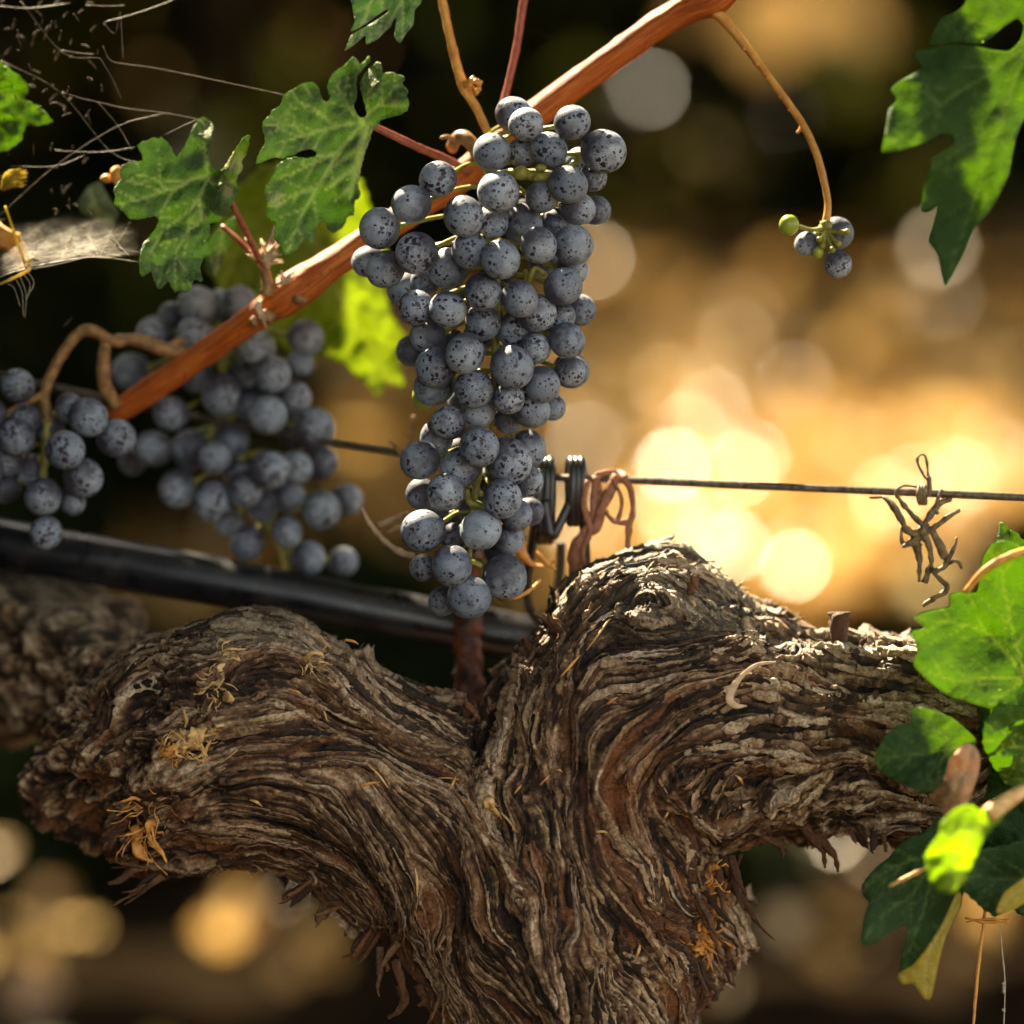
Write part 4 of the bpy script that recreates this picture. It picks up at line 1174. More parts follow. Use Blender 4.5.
for cx0, dd in ((547, 88), (578, 78)):
    mb = MB()
    for k in range(3):
        x = cx0 - 5 + k * 5
        pts = [(x + 2 * math.sin(a) - 2, 485 - 25 * math.cos(a) * (1 if math.cos(a) > 0 else (2.2 if cx0 < 560 else 1.5)), dd - 13 * math.sin(a)) for a in np.linspace(0, 2 * math.pi, 15)]
        mb.tube(PX(pts), S * 4.6, sides=8, n=3, cap=False)
    mb.build('coil', M['clip'], clip)
mb = MB()
mb.tube(PX([(541, 470, 70), (538, 510, 75), (532, 550, 100), (527, 585, 130), (529, 606, 150), (540, 622, 175), (549, 618, 195), (556, 600, 200), (561, 570, 195), (562, 542, 190)]), S * 5, sides=10, n=8)
mb.build('hook', M['clip'], clip)
mb = MB()
mb.tube(PX([(545, 500, 68), (548, 520, 66), (553, 536, 65), (561, 522, 66), (572, 498, 70), (577, 484, 72)]), S * 4.6, sides=10, n=5)
mb.tube(PX([(581, 470, 68), (583, 510, 72), (586, 560, 85), (588, 620, 110)]), S * 4.8, sides=10, n=6)
mb.build('strut', M['clip'], clip)

mb = MB()
mb.tube(PX([(466, 400, 150), (466, 520, 140), (467, 620, 128), (470, 690, 122), (474, 760, 118), (478, 860, 118)]), [S * x for x in (14, 14, 14.5, 14.5, 13.5, 13)], sides=28, n=20, rough=0.16, freq=420)
lowp = P(479, 880, 118)
mb.tube([P(478, 850, 118), lowp, Vector((lowp.x, lowp.y, -0.05))], S * 12, sides=16, n=3)
tag(mb.build('rusty_stake', M['rust'], None, P(474, 760, 118)), 'rusty black stake standing behind the crotch of the trunk below the large cluster', 'stake')

# dry tendril remains on the wire
t = MB()
def rib(pts, r, **k): t.tube(PX(pts), [S * x for x in r], sides=8, n=6, flat=k.get('flat', .45), rough=.18, freq=500, twist=k.get('twist', 60))
rib([(596, 476, 60), (594, 500, 56), (592, 520, 54), (586, 532, 54), (578, 545, 56), (576, 562, 60), (574, 590, 66)], (4, 4.5, 4.5, 6, 7, 8, 4))
rib([(617, 475, 58), (610, 492, 54), (601, 510, 52), (595, 528, 52), (588, 534, 54)], (5, 6, 5, 5, 4))
rib([(596, 477, 60), (600, 500, 56), (598, 526, 54), (592, 530, 54)], (4, 4.5, 5, 4))
rib([(622, 476, 58), (631, 490, 56), (633, 510, 56), (629, 525, 56), (628, 540, 57), (629, 550, 57)], (5, 3.4, 3, 4, 3, 3))
rib([(629, 548, 57), (627, 556, 56), (622, 566, 55), (617, 575, 56)], (3, 8, 7, 2), flat=.6)
rib([(629, 522, 56), (618, 522, 55), (608, 516, 55), (603, 512, 55), (609, 511, 55)], (4, 3, 1.6, 1.4, 1))
rib([(588, 480, 52), (584, 505, 50), (590, 530, 50), (583, 552, 52), (588, 575, 56)], (3, 3.5, 3, 2.4, 1))
rib([(612, 478, 52), (622, 500, 50), (616, 522, 50), (606, 512, 52), (600, 490, 54)], (2, 2.2, 2.2, 1.8, 1.5))
rib([(596, 476, 62), (606, 473, 70), (618, 474, 76), (626, 478, 60)], (4, 4, 5, 4))
tag(t.build('dry_tendril', M['red_tendril'], None, P(605, 478, 60)), 'reddish brown dried tendril ribbons looped over the wire beside the black hanger', 'tendril', 'dried tendrils on the wire')
t = MB()
def kn(pts, r, **k): t.tube(PX(pts), [S * .84 * x for x in r], sides=8, n=6, rough=.25, freq=700, flat=k.get('flat'))
U = lambda pts: [(800 + p[0] / 4.571, 420 + p[1] / 4.571, p[2]) for p in pts]
kn(U([(590, 340, 12), (596, 270, 10), (575, 265, 8), (545, 215, 6), (535, 180, 6), (550, 160, 6), (572, 165, 6), (583, 210, 8), (586, 250, 8), (598, 300, 10)]), [1.6] * 10)
kn(U([(588, 255, 8), (592, 300, 8), (588, 350, 10)]), (3, 3.6, 3))
for k in range(3): kn(U([(545 + k * 12, 300, 8), (540 + k * 12, 340, 2), (548 + k * 12, 382, 10), (552 + k * 12, 345, 24), (545 + k * 12, 300, 20)]), [2.8] * 5)
kn(U([(540, 308, 10), (480, 300, 8), (445, 315, 6), (440, 340, 6), (470, 380, 2), (510, 430, 0), (550, 470, 0), (575, 500, 2)]), (1.6, 1.6, 2, 2, 3, 3.4, 3.4, 3))
kn(U([(380, 350, 14), (420, 385, 8), (455, 440, 2), (490, 500, 0), (530, 520, 0), (570, 505, 0)]), (2.4, 4.4, 4, 4.6, 5, 4))
kn(U([(380, 350, 14), (350, 354, 16), (320, 356, 20)]), (2.2, 2, 1.4))
kn(U([(690, 362, 14), (640, 380, 8), (600, 430, 4), (570, 480, 0), (560, 540, 0)]), (3, 4, 4.4, 4.4, 4))
kn(U([(728, 412, 0), (680, 440, -4), (630, 480, -4), (590, 505, -2), (540, 540, 0), (480, 575, -4), (466, 580, -4)]), (2.6, 3.4, 3, 3.4, 4, 3, 1.6))
kn(U([(465, 490, 4), (462, 540, 2), (480, 570, 0), (520, 560, 0), (560, 530, 0)]), (2, 2.6, 3, 3.6, 4))
kn(U([(520, 500, 4), (535, 580, 4), (548, 650, 4), (545, 740, 4)]), (6, 5, 3.6, 2))
kn(U([(560, 500, 0), (585, 560, -2), (600, 630, -2), (595, 670, 0), (570, 745, 0)]), (5, 4, 3, 3.4, 5), flat=.5)
kn(U([(600, 500, 4), (640, 570, 2), (660, 620, 0), (668, 640, 0)]), (4, 5, 5, 3))
kn(U([(716, 535, -4), (705, 580, -6), (680, 630, -6), (660, 670, -4), (620, 692, -4), (600, 672, -2), (606, 640, 0)]), (1.6, 2.6, 3, 3.4, 3.6, 3, 2))
kn(U([(606, 690, 0), (630, 720, -4), (665, 750, -6), (668, 780, -8), (630, 805, -10), (590, 830, -12), (562, 850, -12)]), (2.4, 3, 3.4, 3, 3.2, 3.4, 2))
kn(U([(680, 660, -4), (700, 645, -6), (725, 650, -4), (738, 680, -4)]), (1.6, 2.6, 2.6, 1.4))
kn(U([(630, 430, 4), (620, 400, 6), (645, 320, 10), (655, 355, 14)]), (2.6, 2.6, 1.6, 2))
for k in range(16):
    a = random.uniform(0, 6.28)
    t.blob(P(800 + 560 / 4.571 + random.gauss(0, 6), 420 + 520 / 4.571 + random.gauss(0, 6), random.gauss(0, 4)), S * random.uniform(3, 5), rough=.4, seg=8)
tag(t.build('dry_tendril', M['dry_tendril'], None, P(924, 494, 10)), 'grey brown dried tendril knot clinging to the right end of the wire', 'tendril', 'dried tendrils on the wire')
t = MB()
kn([(408, 440, 130), (412, 428, 124), (414, 416, 120)], (3.4, 3.2, 3))
kn([(402, 458, 120), (396, 448, 118), (388, 440, 112)], (3, 2.4, 1.2))
tag(t.build('vine_twig', M['tan_stem'], None, P(408, 440, 130)), 'short broken brown twig standing on the wire left of the large cluster', 'twig')
t = MB()
kn([(362, 508, 60), (370, 524, 56), (384, 540, 52), (400, 552, 48), (414, 556, 44)], (1.6, 3, 3.4, 4, 4), flat=.5)
kn([(378, 526, 60), (392, 520, 52), (408, 512, 40)], (4, 3.4, 2), flat=.5)
kn([(388, 533, 60), (398, 528, 52), (410, 528, 44)], (2, 3, 2), flat=.5)
tag(t.build('curled_tendril', M['pale_bark'], None, P(414, 556, 44)), 'pale dry curled tendril sticking out left of the bottom of the large cluster', 'tendril')
t = MB()
kn([(508, 520, 60), (516, 540, 66), (524, 556, 70), (536, 566, 70), (548, 566, 66), (556, 560, 64)], (8, 9, 6, 3, 2.6, 2), flat=.5)
kn([(536, 552, 70), (546, 562, 66), (556, 570, 66)], (2, 3, 1.2))
kn([(500, 596, 0), (515, 598, -4), (530, 590, 0), (540, 580, 30)], (2, 2.4, 2.2, 2))
kn([(490, 548, 40), (498, 560, 46), (506, 572, 50), (500, 590, 40)], (6, 7, 6, 3), flat=.5)
tag(t.build('withered_leaf_scrap', M['orange_straw'], None, P(520, 556, 68)), 'brown withered leaf scrap between the bottom grapes and the black hanger', 'leaf scrap')

# pale and orange husks caught on the bark: all found by their place on the wood
tree2 = tree
def on_bark(px, py, lift=2.0):
    hit = tree2.ray_cast(Vector((px, py, -600)), Vector((0, 0, 1)))
    if hit[0] is None: return (px, py, -60)
    return (px, py, hit[0].z - lift)
def husk(label, cx, cy, spread, n, ln, mat, hang=(0, 1), cat='husk', frays=22):
    mb = MB()
    for k in range(int(n * 1.3)):
        a = random.uniform(0, 6.28)
        x, y = cx + random.gauss(0, spread[0]), cy + random.gauss(0, spread[1])
        b = on_bark(x, y)
        L_ = ln * random.uniform(.25, 1.2)
        dx, dy = math.cos(a) * 1.1 + hang[0], math.sin(a) * 1.1 + hang[1]
        l = math.hypot(dx, dy) + 1e-6; dx /= l; dy /= l
        w_ = random.choice((.5, .6, .7, .9, 1.3, 2.0, 3.4, 6.5))
        bow = random.gauss(0, .10) * L_
        q = [(x + dx * L_ * u - dy * bow * math.sin(3.14 * u) + random.gauss(0, 1.2), y + dy * L_ * u + dx * bow * math.sin(3.14 * u) + random.gauss(0, 1.2), b[2] - 1 - random.uniform(2, 11) * math.sin(2.4 * u)) for u in (0, .35, .7, 1)]
        mb.tube(PX(q), [S * w_ * random.uniform(.5, .9), S * w_, S * w_ * random.uniform(.6, 1), S * random.uniform(.3, .8)], sides=6, n=5, flat=.16, rough=.35, freq=900, twist=random.uniform(-25, 25))
    for k in range(frays):
        x, y = cx + random.gauss(0, spread[0] * 1.2), cy + random.gauss(0, spread[1] * 1.2)
        b = on_bark(x, y)
        a = random.uniform(0, 6.28)
        mb.tube(PX([b, (x + 6 * math.cos(a), y + 6 * math.sin(a), b[2] - 5), (x + 12 * math.cos(a + .4), y + 12 * math.sin(a + .4), b[2] - 6)]), S * .55, sides=4, n=3)
    o = mb.build('dry_husk', M[mat], None, P(*on_bark(cx, cy)))
    tag(o, label, cat, 'dry husks caught on the bark')
husk('frayed straw husk with orange ends at the middle of the left arm', 192, 742, (14, 9), 22, 30, 'straw', (.4, -.4))
husk('small orange curled husk just left of the frayed straw husk on the left arm', 172, 752, (6, 6), 9, 14, 'orange_straw', (0, .5), frays=6)
husk('large frayed orange husk hanging on the lower left of the left arm', 140, 822, (8, 14), 26, 34, 'orange_straw', (0, .9))
husk('yellow husk on the top of the left arm', 222, 655, (6, 4), 9, 22, 'straw', (.6, .2), frays=5)
husk('forked straw husk below the yellow husk on the left arm', 212, 690, (7, 8), 11, 22, 'straw', (0, .3), frays=6)
husk('pale straw husk lying on the upper right slope of the left arm', 312, 662, (7, 3), 8, 20, 'straw', (.8, .3), frays=5)
husk('orange fibre husk on the right side of the trunk, upper one', 712, 885, (6, 8), 16, 22, 'orange_straw', (.1, -.4))
husk('orange fibre husk on the right side of the trunk, lower one', 705, 935, (5, 12), 20, 26, 'orange_straw', (.1, .7))
husk('small straw fragments in the hollow at the middle of the trunk', 494, 808, (7, 6), 5, 20, 'straw', (.4, .6), frays=3)
CH = [(438, 778, 22, .1), (448, 792, 18, -1.1), (500, 812, 26, .9), (514, 794, 12, -.9), (320, 705, 22, 1.2), (368, 765, 30, .85), (360, 786, 20, -.2), (372, 782, 10, .6), (596, 832, 12, .1), (540, 785, 14, -.8), (690, 600, 10, 1.0), (660, 870, 24, 1.2), (580, 655, 30, 2.3), (640, 945, 16, 1.9), (555, 770, 8, .3), (290, 690, 14, .4), (735, 775, 14, .9), (668, 812, 12, 2.1), (606, 705, 14, -.6), (430, 1000, 16, 1.3), (250, 800, 14, .5), (345, 640, 14, .3), (610, 618, 40, 2.2), (415, 868, 30, 1.5)]
for k, (x, y, l, a) in enumerate(CH):
    mb = MB()
    x1, y1 = x + l * math.cos(a), y + l * math.sin(a)
    b0, b1 = on_bark(x, y, 3), on_bark(x1, y1, 3)
    md = ((x + x1) / 2 + 1, (y + y1) / 2 - 1, min(b0[2], b1[2]) - 2)
    mb.tube(PX([b0, md, b1]), [S * random.uniform(.5, 1.2), S * random.uniform(.8, 1.9), S * .5], sides=6, n=5, flat=.5)
    tag(mb.build('straw_chip', M['straw' if k % 3 else 'orange_straw'], None, P(*b0)), 'tiny straw chip lying among the bark fibres of the trunk', 'straw', 'straw chips on the bark')

# dangling straw at the lower right
t = MB()
kn([(978, 880, -60), (986, 896, -60), (984, 922, -60), (978, 970, -60), (972, 1040, -60)], (2, 2.4, 2, 2.2, 1.6))
kn([(965, 918, -62), (985, 922, -62), (1010, 920, -60)], (1.4, 2.2, 1.6)); kn([(966, 922, -62), (990, 919, -64), (1009, 923, -60)], (1, 1.6, 1))
tag(t.build('dangling_straw', M['orange_stem'], None, P(984, 922, -60)), 'thin orange straw hanging at the lower right with a short crosspiece', 'straw')
t = MB()
kn([(1000, 922, -60), (1002, 950, -60), (1005, 985, -60), (1003, 1040, -60)], (.8, .9, .9, .8))
for y in (984, 988, 992, 1010): t.blob(P(1004, y, -60), S * 2, rough=.5, seg=7)
tag(t.build('dangling_thread', M['web'], None, P(1000, 922, -60)), 'fine pale thread hanging beside the orange straw at the lower right', 'thread')
t = MB()
kn([(889, 886, -165), (910, 876, -172), (928, 866, -178)], (2.6, 2.8, 2.2))
tag(t.build('grass_stalk', M['straw'], None, P(928, 866, -178)), 'short pale stalk poking out from the lime yellow leaf over the dark leaf', 'stalk')

# cobwebs and the flower at the left
def web(label, threads, name='spider_web', group='cobwebs'):
    mb = MB()
    for pts, r in threads:
        mb.tube(PX(pts), S * r * .4, sides=5, n=5)
    o = mb.build(name, M['web'], None, P(*threads[0][0][0]))
    tag(o, label, 'cobweb', group)
th = []
th.append(([(103, 46, 30), (110, 60, 30), (125, 64, 30), (155, 68, 30), (210, 79, 28), (262, 90, 26), (284, 95, 24)], .55))
th.append(([(104, 22, 40), (130, 15, 40), (160, 5, 40), (185, -6, 40)], .6))
th.append(([(62, 92, 40), (80, 98, 38), (98, 102, 36), (125, 108, 34), (165, 113, 30), (196, 119, 26), (205, 125, 20)], .5))
th.append(([(60, 50, 40), (80, 53, 38), (94, 54, 38)], .5)); th.append(([(104, 24, 40), (115, 33, 38), (120, 12, 36), (122, 40, 38), (123, 58, 34)], .45))
th.append(([(85, 5, 40), (110, 6, 40), (125, 5, 40)], .5)); th.append(([(0, 6, 60), (30, 8, 56), (70, 3, 50)], .9)); th.append(([(100, 58, 34), (112, 78, 34), (121, 98, 34)], .45))
th.append(([(55, 150, 50), (85, 152, 46), (110, 151, 40), (135, 147, 30)], .5)); th.append(([(10, 166, 50), (55, 166, 46), (85, 155, 44)], .5)); th.append(([(165, 135, 26), (180, 127, 22), (196, 120, 20)], .35))
th.append(([(98, 102, 36), (118, 126, 38), (132, 150, 20)], .5)); th.append(([(0, 60, 60), (60, 92, 42), (110, 151, 40), (150, 165, 5)], .4)); th.append(([(20, 0, 60), (62, 52, 44), (100, 58, 34)], .4)); th.append(([(0, 215, 60), (55, 166, 46), (118, 126, 38), (165, 113, 30)], .35))
web('fine cobweb threads spun across the dark upper left corner', th)
th = []
for k in range(24):
    x0, x1 = random.uniform(-20, 40), random.uniform(80, 140)
    f = lambda x: np.interp(x, [-20, 40, 90, 140], [282, 262, 256, 256])
    g = lambda x: np.interp(x, [-20, 30, 70, 130, 140], [252, 236, 226, 222, 224])
    s0, s1 = random.random(), random.random()
    y0, y1 = g(x0) + (f(x0) - g(x0)) * s0, g(x1) + (f(x1) - g(x1)) * s1
    xm = (x0 + x1) / 2
    th.append(([(x0, y0, 90 - 80 * s0), (xm, (y0 + y1) / 2 + 3, 90 - 40 * (s0 + s1)), (x1, y1, 90 - 80 * s1)], .22))
for k in range(22):
    x0 = random.uniform(-15, 135)
    x1 = x0 + random.gauss(0, 60)
    th.append(([(x0, np.interp(x0, [-20, 30, 70, 130], [252, 236, 226, 222]), 90), ((x0 + x1) / 2, np.interp(x0, [-20, 40, 90, 140], [268, 252, 243, 240]), 50), (x1, np.interp(x1, [-20, 40, 90, 140], [283, 263, 257, 257]), 10)], .22))
th.append(([(-20, 284, 10), (20, 270, 8), (50, 263, 8), (95, 257, 10), (138, 262, 14)], 1.2))
for x, y in [(14, 306), (22, 316), (30, 300), (26, 318), (34, 296)]:
    th.append(([(x - 6, 284 - (x - 14) * .6, 20), (x, (270 + y) / 2, 20), (24 + (x - 24) * .4, y, 18)], .8))
web('sagging white spider web sheet under the folded leaf at the left edge', th)
# silk sheet itself: thin, half transparent
m = Mat('silk_sheet')
nn_ = m.noise(m.pos(), 260, 5, 0.7, 0.6)
tp = m.node('ShaderNodeBsdfTransparent')
mx = m.node('ShaderNodeMixShader', {'Fac': m.math('MULTIPLY', m.ramp(nn_, [(0.35, (0.05,) * 3), (0.7, (0.24,) * 3)]), m.attr('fade'))})
m.set(color=(0.55, 0.50, 0.40), rough=0.7)
m.t.links.new(tp.outputs[0], mx.inputs[1]); m.t.links.new(m.b.outputs[0], mx.inputs[2]); m.t.links.new(mx.outputs[0], m.out.inputs['Surface'])
mb = MB()
nx, ny = 30, 12
V = []; FD = []
for j in range(ny):
    for i in range(nx):
        x = -25 + 165 * i / (nx - 1); s = j / (ny - 1)
        y0 = np.interp(x, [-20, 30, 70, 130, 140], [236, 220, 214, 220, 224]); y1 = np.interp(x, [-20, 40, 90, 140], [282, 262, 256, 257])
        FD.append(min(1, s * 1.5) * min(1, max(0, (138 - x) / 30)))
        V.append((x, y0 + (y1 - y0) * s + 2 * math.sin(i * .7 + j), 90 - 80 * s + 5 * math.sin(i * .5)))
mb.add(PX(V), [[j * nx + i, j * nx + i + 1, (j + 1) * nx + i + 1, (j + 1) * nx + i] for j in range(ny - 1) for i in range(nx - 1)], fade=np.array(FD))
tag(mb.build('spider_web', m.m, None, P(0, 255, 80)), 'dense hazy silk layer inside the sagging web sheet at the left edge', 'cobweb', 'cobwebs')
fl = MB()
for k in range(30):
    a = random.uniform(-.9, .9)
    fl.tube(PX([(2, 190, 60), (10 + 4 * math.sin(a), 180 + 8 * math.sin(a), 56 + random.gauss(0, 4)), (24 + random.gauss(0, 3), 178 + 12 * math.sin(a), 54 + random.gauss(0, 6))]), [S * 1.6, S * 2.2, S * .5], sides=5, n=4, flat=.4)
tag(fl.build('withered_flower', M['leaf_yellow'], None, P(2, 190, 60)), 'small yellow withered flower at the left edge above the web', 'flower')
t = MB()
kn([(5, 206, 40), (14, 232, 34), (22, 254, 30), (30, 268, 26), (18, 276, 24), (0, 284, 24)], (1.5, 1.7, 1.7, 1.9, 1.7, 1.6))
tag(t.build('yellow_stalk', M['leaf_yellow'], None, P(22, 254, 30)), 'thin bent yellow stalk lying across the web at the left edge', 'stalk')
t = MB()
kn([(-20, 230, 70), (8, 240, 60), (24, 262, 50), (20, 275, 50)], (14, 14, 10, 2), flat=.3)
tag(t.build('withered_leaf_scrap', M['orange_straw'], None, P(8, 240, 60)), 'orange brown withered leaf scrap under the web at the left edge', 'leaf scrap')
t = MB()
t.blob(P(107, 178, 60), S * 5, (1.2, 1, .9), rough=.2); t.blob(P(116, 175, 50), S * 8, (.8, .8, 1.2), rough=.1)
tag(t.build('orange_bud', M['orange_straw'], None, P(112, 176, 55)), 'small orange and yellow bud at the left tip of the folded leaf', 'bud')
M['far_debris'] = stemmat('dead_bits', (0.02, 0.014, 0.008), (0.10, 0.065, 0.03), 0.8, 500)
t = MB()   # dead bits hanging in the webs
for k in range(110):
    x, y = random.uniform(-10, 105), abs(random.gauss(0, 1)) * 110
    if x > 75 and random.random() < .6: continue
    a = random.uniform(0, 3.14); l = random.uniform(2, 12); d = random.uniform(20, 90)
    t.tube(PX([(x, y, d), (x + l * .5 * math.cos(a), y + l * .5 * math.sin(a), d + 3), (x + l * math.cos(a), y + l * math.sin(a) + 1, d)]), [S * .6, S * random.uniform(.5, 1.3), S * .4], sides=5, n=3)
tag(t.build('web_debris', M['far_debris'], None, P(40, 100, 50)), 'countless dead bits hanging in the cobwebs at the upper left', 'debris', None, 'stuff')

# ------------------------------------------------------------------ the vineyard behind
SUNV = np.array(sdir)


def sun_gaps(c, extra=0.0):
    """keep the crown open where shafts of sun reach the leaves and grapes below"""
    keep = np.ones(len(c), bool)
    for (x, y, d, r) in [(890, 586, -178, .086), (838, 150, -205, .078), (1085, 110, -165, .078), (930, 862, -290, .12), (955, 845, -290, .10), (345, 290, 320, .095), (232, 226, 325, .11), (285, 240, -14, .058),
                         (236, 160, -50, .055), (380, 90, -15, .055), (750, 60, 25, .055), (640, 590, -10, .05), (1010, 900, -170, .05), (930, 960, -170, .055), (924, 520, 0, .055), (192, 742, -60, .055), (140, 822, -40, .055), (20, 110, 55, .055), (830, 230, 0, .055)]:
        t = np.array(P(x, y, d))
        v = c - t
        al = v @ SUNV
        pr = np.linalg.norm(v - np.outer(al, SUNV), axis=1)
        keep &= ~((pr < r + extra) & (al > 0))
    return c[keep]


def onground(px, py):
    t = P(px, py, 0) - CAMLOC
    return np.array(CAMLOC + t * (CAMLOC.z / -t.z))


def onrow(px, py, y=5.65):
    t = P(px, py, 0) - CAMLOC
    return np.array(CAMLOC + t * ((y - CAMLOC.y) / t.y))


rd = random.Random(5)
SHAFTS = []        # sun spots on ground and next row, under holes cut in the added leaf roof
for (x, y, r) in [(815, 452, .18), (905, 470, .18), (720, 545, .14), (830, 590, .17), (970, 500, .16), (640, 500, .078), (960, 450, .09), (690, 430, .075), (760, 410, .08), (885, 540, .08), (590, 430, .07), (980, 560, .08), (620, 560, .075),
                  (725, 235, .085), (770, 290, .085), (790, 330, .08), (860, 372, .08), (905, 325, .078), (670, 290, .07), (600, 280, .07), (700, 370, .07), (960, 375, .07), (640, 380, .066),
                  (100, 480, .075), (140, 500, .066), (370, 410, .075), (330, 440, .065), (380, 660, .07), (60, 560, .06),
                  (25, 925, .068), (245, 955, .066), (120, 850, .072), (790, 875, .066), (862, 890, .07), (760, 915, .072), (980, 935, .068), (40, 995, .062), (830, 985, .062), (60, 860, .062), (190, 900, .058), (100, 960, .06), (290, 930, .058), (700, 985, .058), (940, 990, .058)]:
    SHAFTS.append((onground(x, y), r))
for yk in (412, 462, 522, 580):
    for xk in range(570, 1040, 58): SHAFTS.append((onground(xk + rd.gauss(0, 14), yk + rd.gauss(0, 12)), rd.uniform(.05, .075)))
for k in range(22): SHAFTS.append((onground(rd.uniform(560, 1030), rd.uniform(190, 400)), rd.uniform(.055, .068)))
for k in range(14): SHAFTS.append((onground(rd.uniform(-20, 420), rd.uniform(330, 640)), rd.uniform(.055, .068)))
for k in range(5): SHAFTS.append((onground(rd.uniform(-20, 1040), rd.uniform(850, 1010)), rd.uniform(.052, .062)))
for (x, y) in [(150, 75), (310, 40), (430, 40), (215, 150), (640, 110), (600, 200), (850, 60), (880, 180), (960, 150), (250, 20), (690, 160), (780, 120), (990, 260)]: SHAFTS.append((onrow(x, y), .11))


def shaft_gaps(c):
    keep = np.ones(len(c), bool)
    for t, r in SHAFTS:
        v = c - t
        al = v @ SUNV
        pr2 = (v ** 2).sum(1) - al ** 2
        keep &= ~((pr2 < r * r) & (al > .25))
    return c[keep]


def sight_gaps(c):
    """openings in the far crowns through which the lit ground beyond shows"""
    keep = np.ones(len(c), bool)
    for (x, y, r) in [(770, 15, .12), (700, 5, .08), (850, 5, .07), (725, 235, .075), (665, 285, .05), (775, 270, .075), (790, 320, .075), (860, 372, .07), (905, 325, .065), (600, 280, .06), (640, 215, .03), (960, 330, .05),
                      (150, 75, .035), (310, 40, .045), (430, 35, .03), (215, 145, .04), (650, 40, .04), (985, 240, .03), (705, 340, .06), (830, 345, .06), (940, 280, .035), (885, 290, .035)]:
        t = np.array(P(x, y, 0)) - np.array(CAMLOC)
        t /= np.linalg.norm(t)
        v = c - np.array(CAMLOC)
        al = v @ t
        pr = np.linalg.norm(v - np.outer(al, t), axis=1)
        keep &= pr > r * al / 7.0
    return c[keep]


def gz(x, y):
    """ground height"""
    return 0.05 * np.sin(np.asarray(x) * 0.9 + 1) * np.clip((np.asarray(y) - 3) / 4, 0, 1) * 0.6


m = Mat('vineyard_soil')
p = m.pos()
n1 = m.noise(p, 2.2, 5, 0.65); n2 = m.noise(p, 38, 4, 0.65); n3 = m.noise(p, 9, 4, 0.6)
sep = m.node('ShaderNodeSeparateXYZ', {0: p})
y_ = m.math('ADD', sep.outputs['Y'], m.math('MULTIPLY_ADD', n1, 1.4, -0.7))
band = m.ramp(m.math('MULTIPLY_ADD', y_, 0.1, 0.5), [(0.46, (1, 1, 1)), (0.51, (0, 0, 0)), (0.735, (0, 0, 0)), (0.785, (1, 1, 1)), (1.0, (1, 1, 1))])
soil = m.ramp(m.math('ADD', m.math('MULTIPLY', n2, .5), m.math('MULTIPLY', n3, .5)), [(0.35, (0.004, 0.003, 0.0015)), (0.65, (0.018, 0.012, 0.007))])
n4 = m.noise(p, 3.4, 3, 0.55)
gold = m.ramp(m.math('ADD', m.math('MULTIPLY', n2, .25), m.math('MULTIPLY_ADD', n4, 1.15, -.2)), [(0.38, (0.030, 0.015, 0.004)), (0.53, (0.15, 0.082, 0.022)), (0.68, (0.42, 0.28, 0.09))])
far = m.ramp(m.math('MULTIPLY', y_, 0.05), [(0.41, (1, 1, 1)), (0.44, (0.06, 0.06, 0.06)), (0.52, (0.06, 0.06, 0.06)), (0.56, (0.45, 0.45, 0.45))])
m.set(color=m.mix(far, soil, m.mix(band, soil, gold)), rough=1.0, spec=0.0)
m.bump(n2, 0.7, 0.02)
M['soil'] = m.m
N_ = 90
xs = np.concatenate((-np.geomspace(60, 3, 20), np.linspace(-2.8, 2.8, 50), np.geomspace(3, 60, 20)))
ys = np.concatenate((np.linspace(-6, 9, 70), np.geomspace(9.5, 300, 24)))
X, Y = np.meshgrid(xs, ys)
zz = gz(X, Y)
V = np.column_stack((X.ravel(), Y.ravel(), zz.ravel()))
w_ = len(xs)
F = [[j * w_ + i, j * w_ + i + 1, (j + 1) * w_ + i + 1, (j + 1) * w_ + i] for j in range(len(ys) - 1) for i in range(w_ - 1)]
o = link('ground', np_mesh('ground', V, F), M['soil'])
tag(o, 'bare dark soil under the vines with a golden dry grass strip between the rows', 'ground', None, 'structure')

m = Mat('dry_litter')
rv = m.attr('tint')
m.set(color=m.ramp(rv, [(0.0, (0.10, 0.05, 0.018)), (0.4, (0.40, 0.22, 0.07)), (0.75, (0.70, 0.47, 0.15)), (1.0, (0.82, 0.68, 0.34))]), rough=0.24, spec=0.7)
tr = m.node('ShaderNodeBsdfTranslucent'); tr.inputs['Color'].default_value = (0.7, 0.42, 0.12, 1)
mx = m.node('ShaderNodeMixShader', {'Fac': 0.3})
m.t.links.new(m.b.outputs[0], mx.inputs[1]); m.t.links.new(tr.outputs[0], mx.inputs[2]); m.t.links.new(mx.outputs[0], m.out.inputs['Surface'])
M['litter'] = m.m
m = Mat('row_foliage')
rv = m.attr('tint')
m.set(color=m.ramp(rv, [(0.0, (0.006, 0.010, 0.003)), (0.6, (0.015, 0.022, 0.005)), (0.85, (0.07, 0.06, 0.012)), (1.0, (0.30, 0.19, 0.04))]), rough=m.ramp(rv, [(0.55, (0.6,) * 3), (0.75, (0.22,) * 3)]), spec=m.ramp(rv, [(0.55, (0.04,) * 3), (0.75, (0.4,) * 3)]))
tr = m.node('ShaderNodeBsdfTranslucent')
m.t.links.new(m.ramp(rv, [(0.0, (0.02, 0.03, 0.003)), (0.75, (0.07, 0.07, 0.008)), (1.0, (0.7, 0.42, 0.08))]), tr.inputs['Color'])
mx = m.node('ShaderNodeMixShader', {'Fac': 0.3})
m.t.links.new(m.b.outputs[0], mx.inputs[1]); m.t.links.new(tr.outputs[0], mx.inputs[2]); m.t.links.new(mx.outputs[0], m.out.inputs['Surface'])
M['foliage'] = m.m
M['far_bark'] = stemmat('far_bark', (0.03, 0.02, 0.012), (0.12, 0.08, 0.05), 0.8, 60)

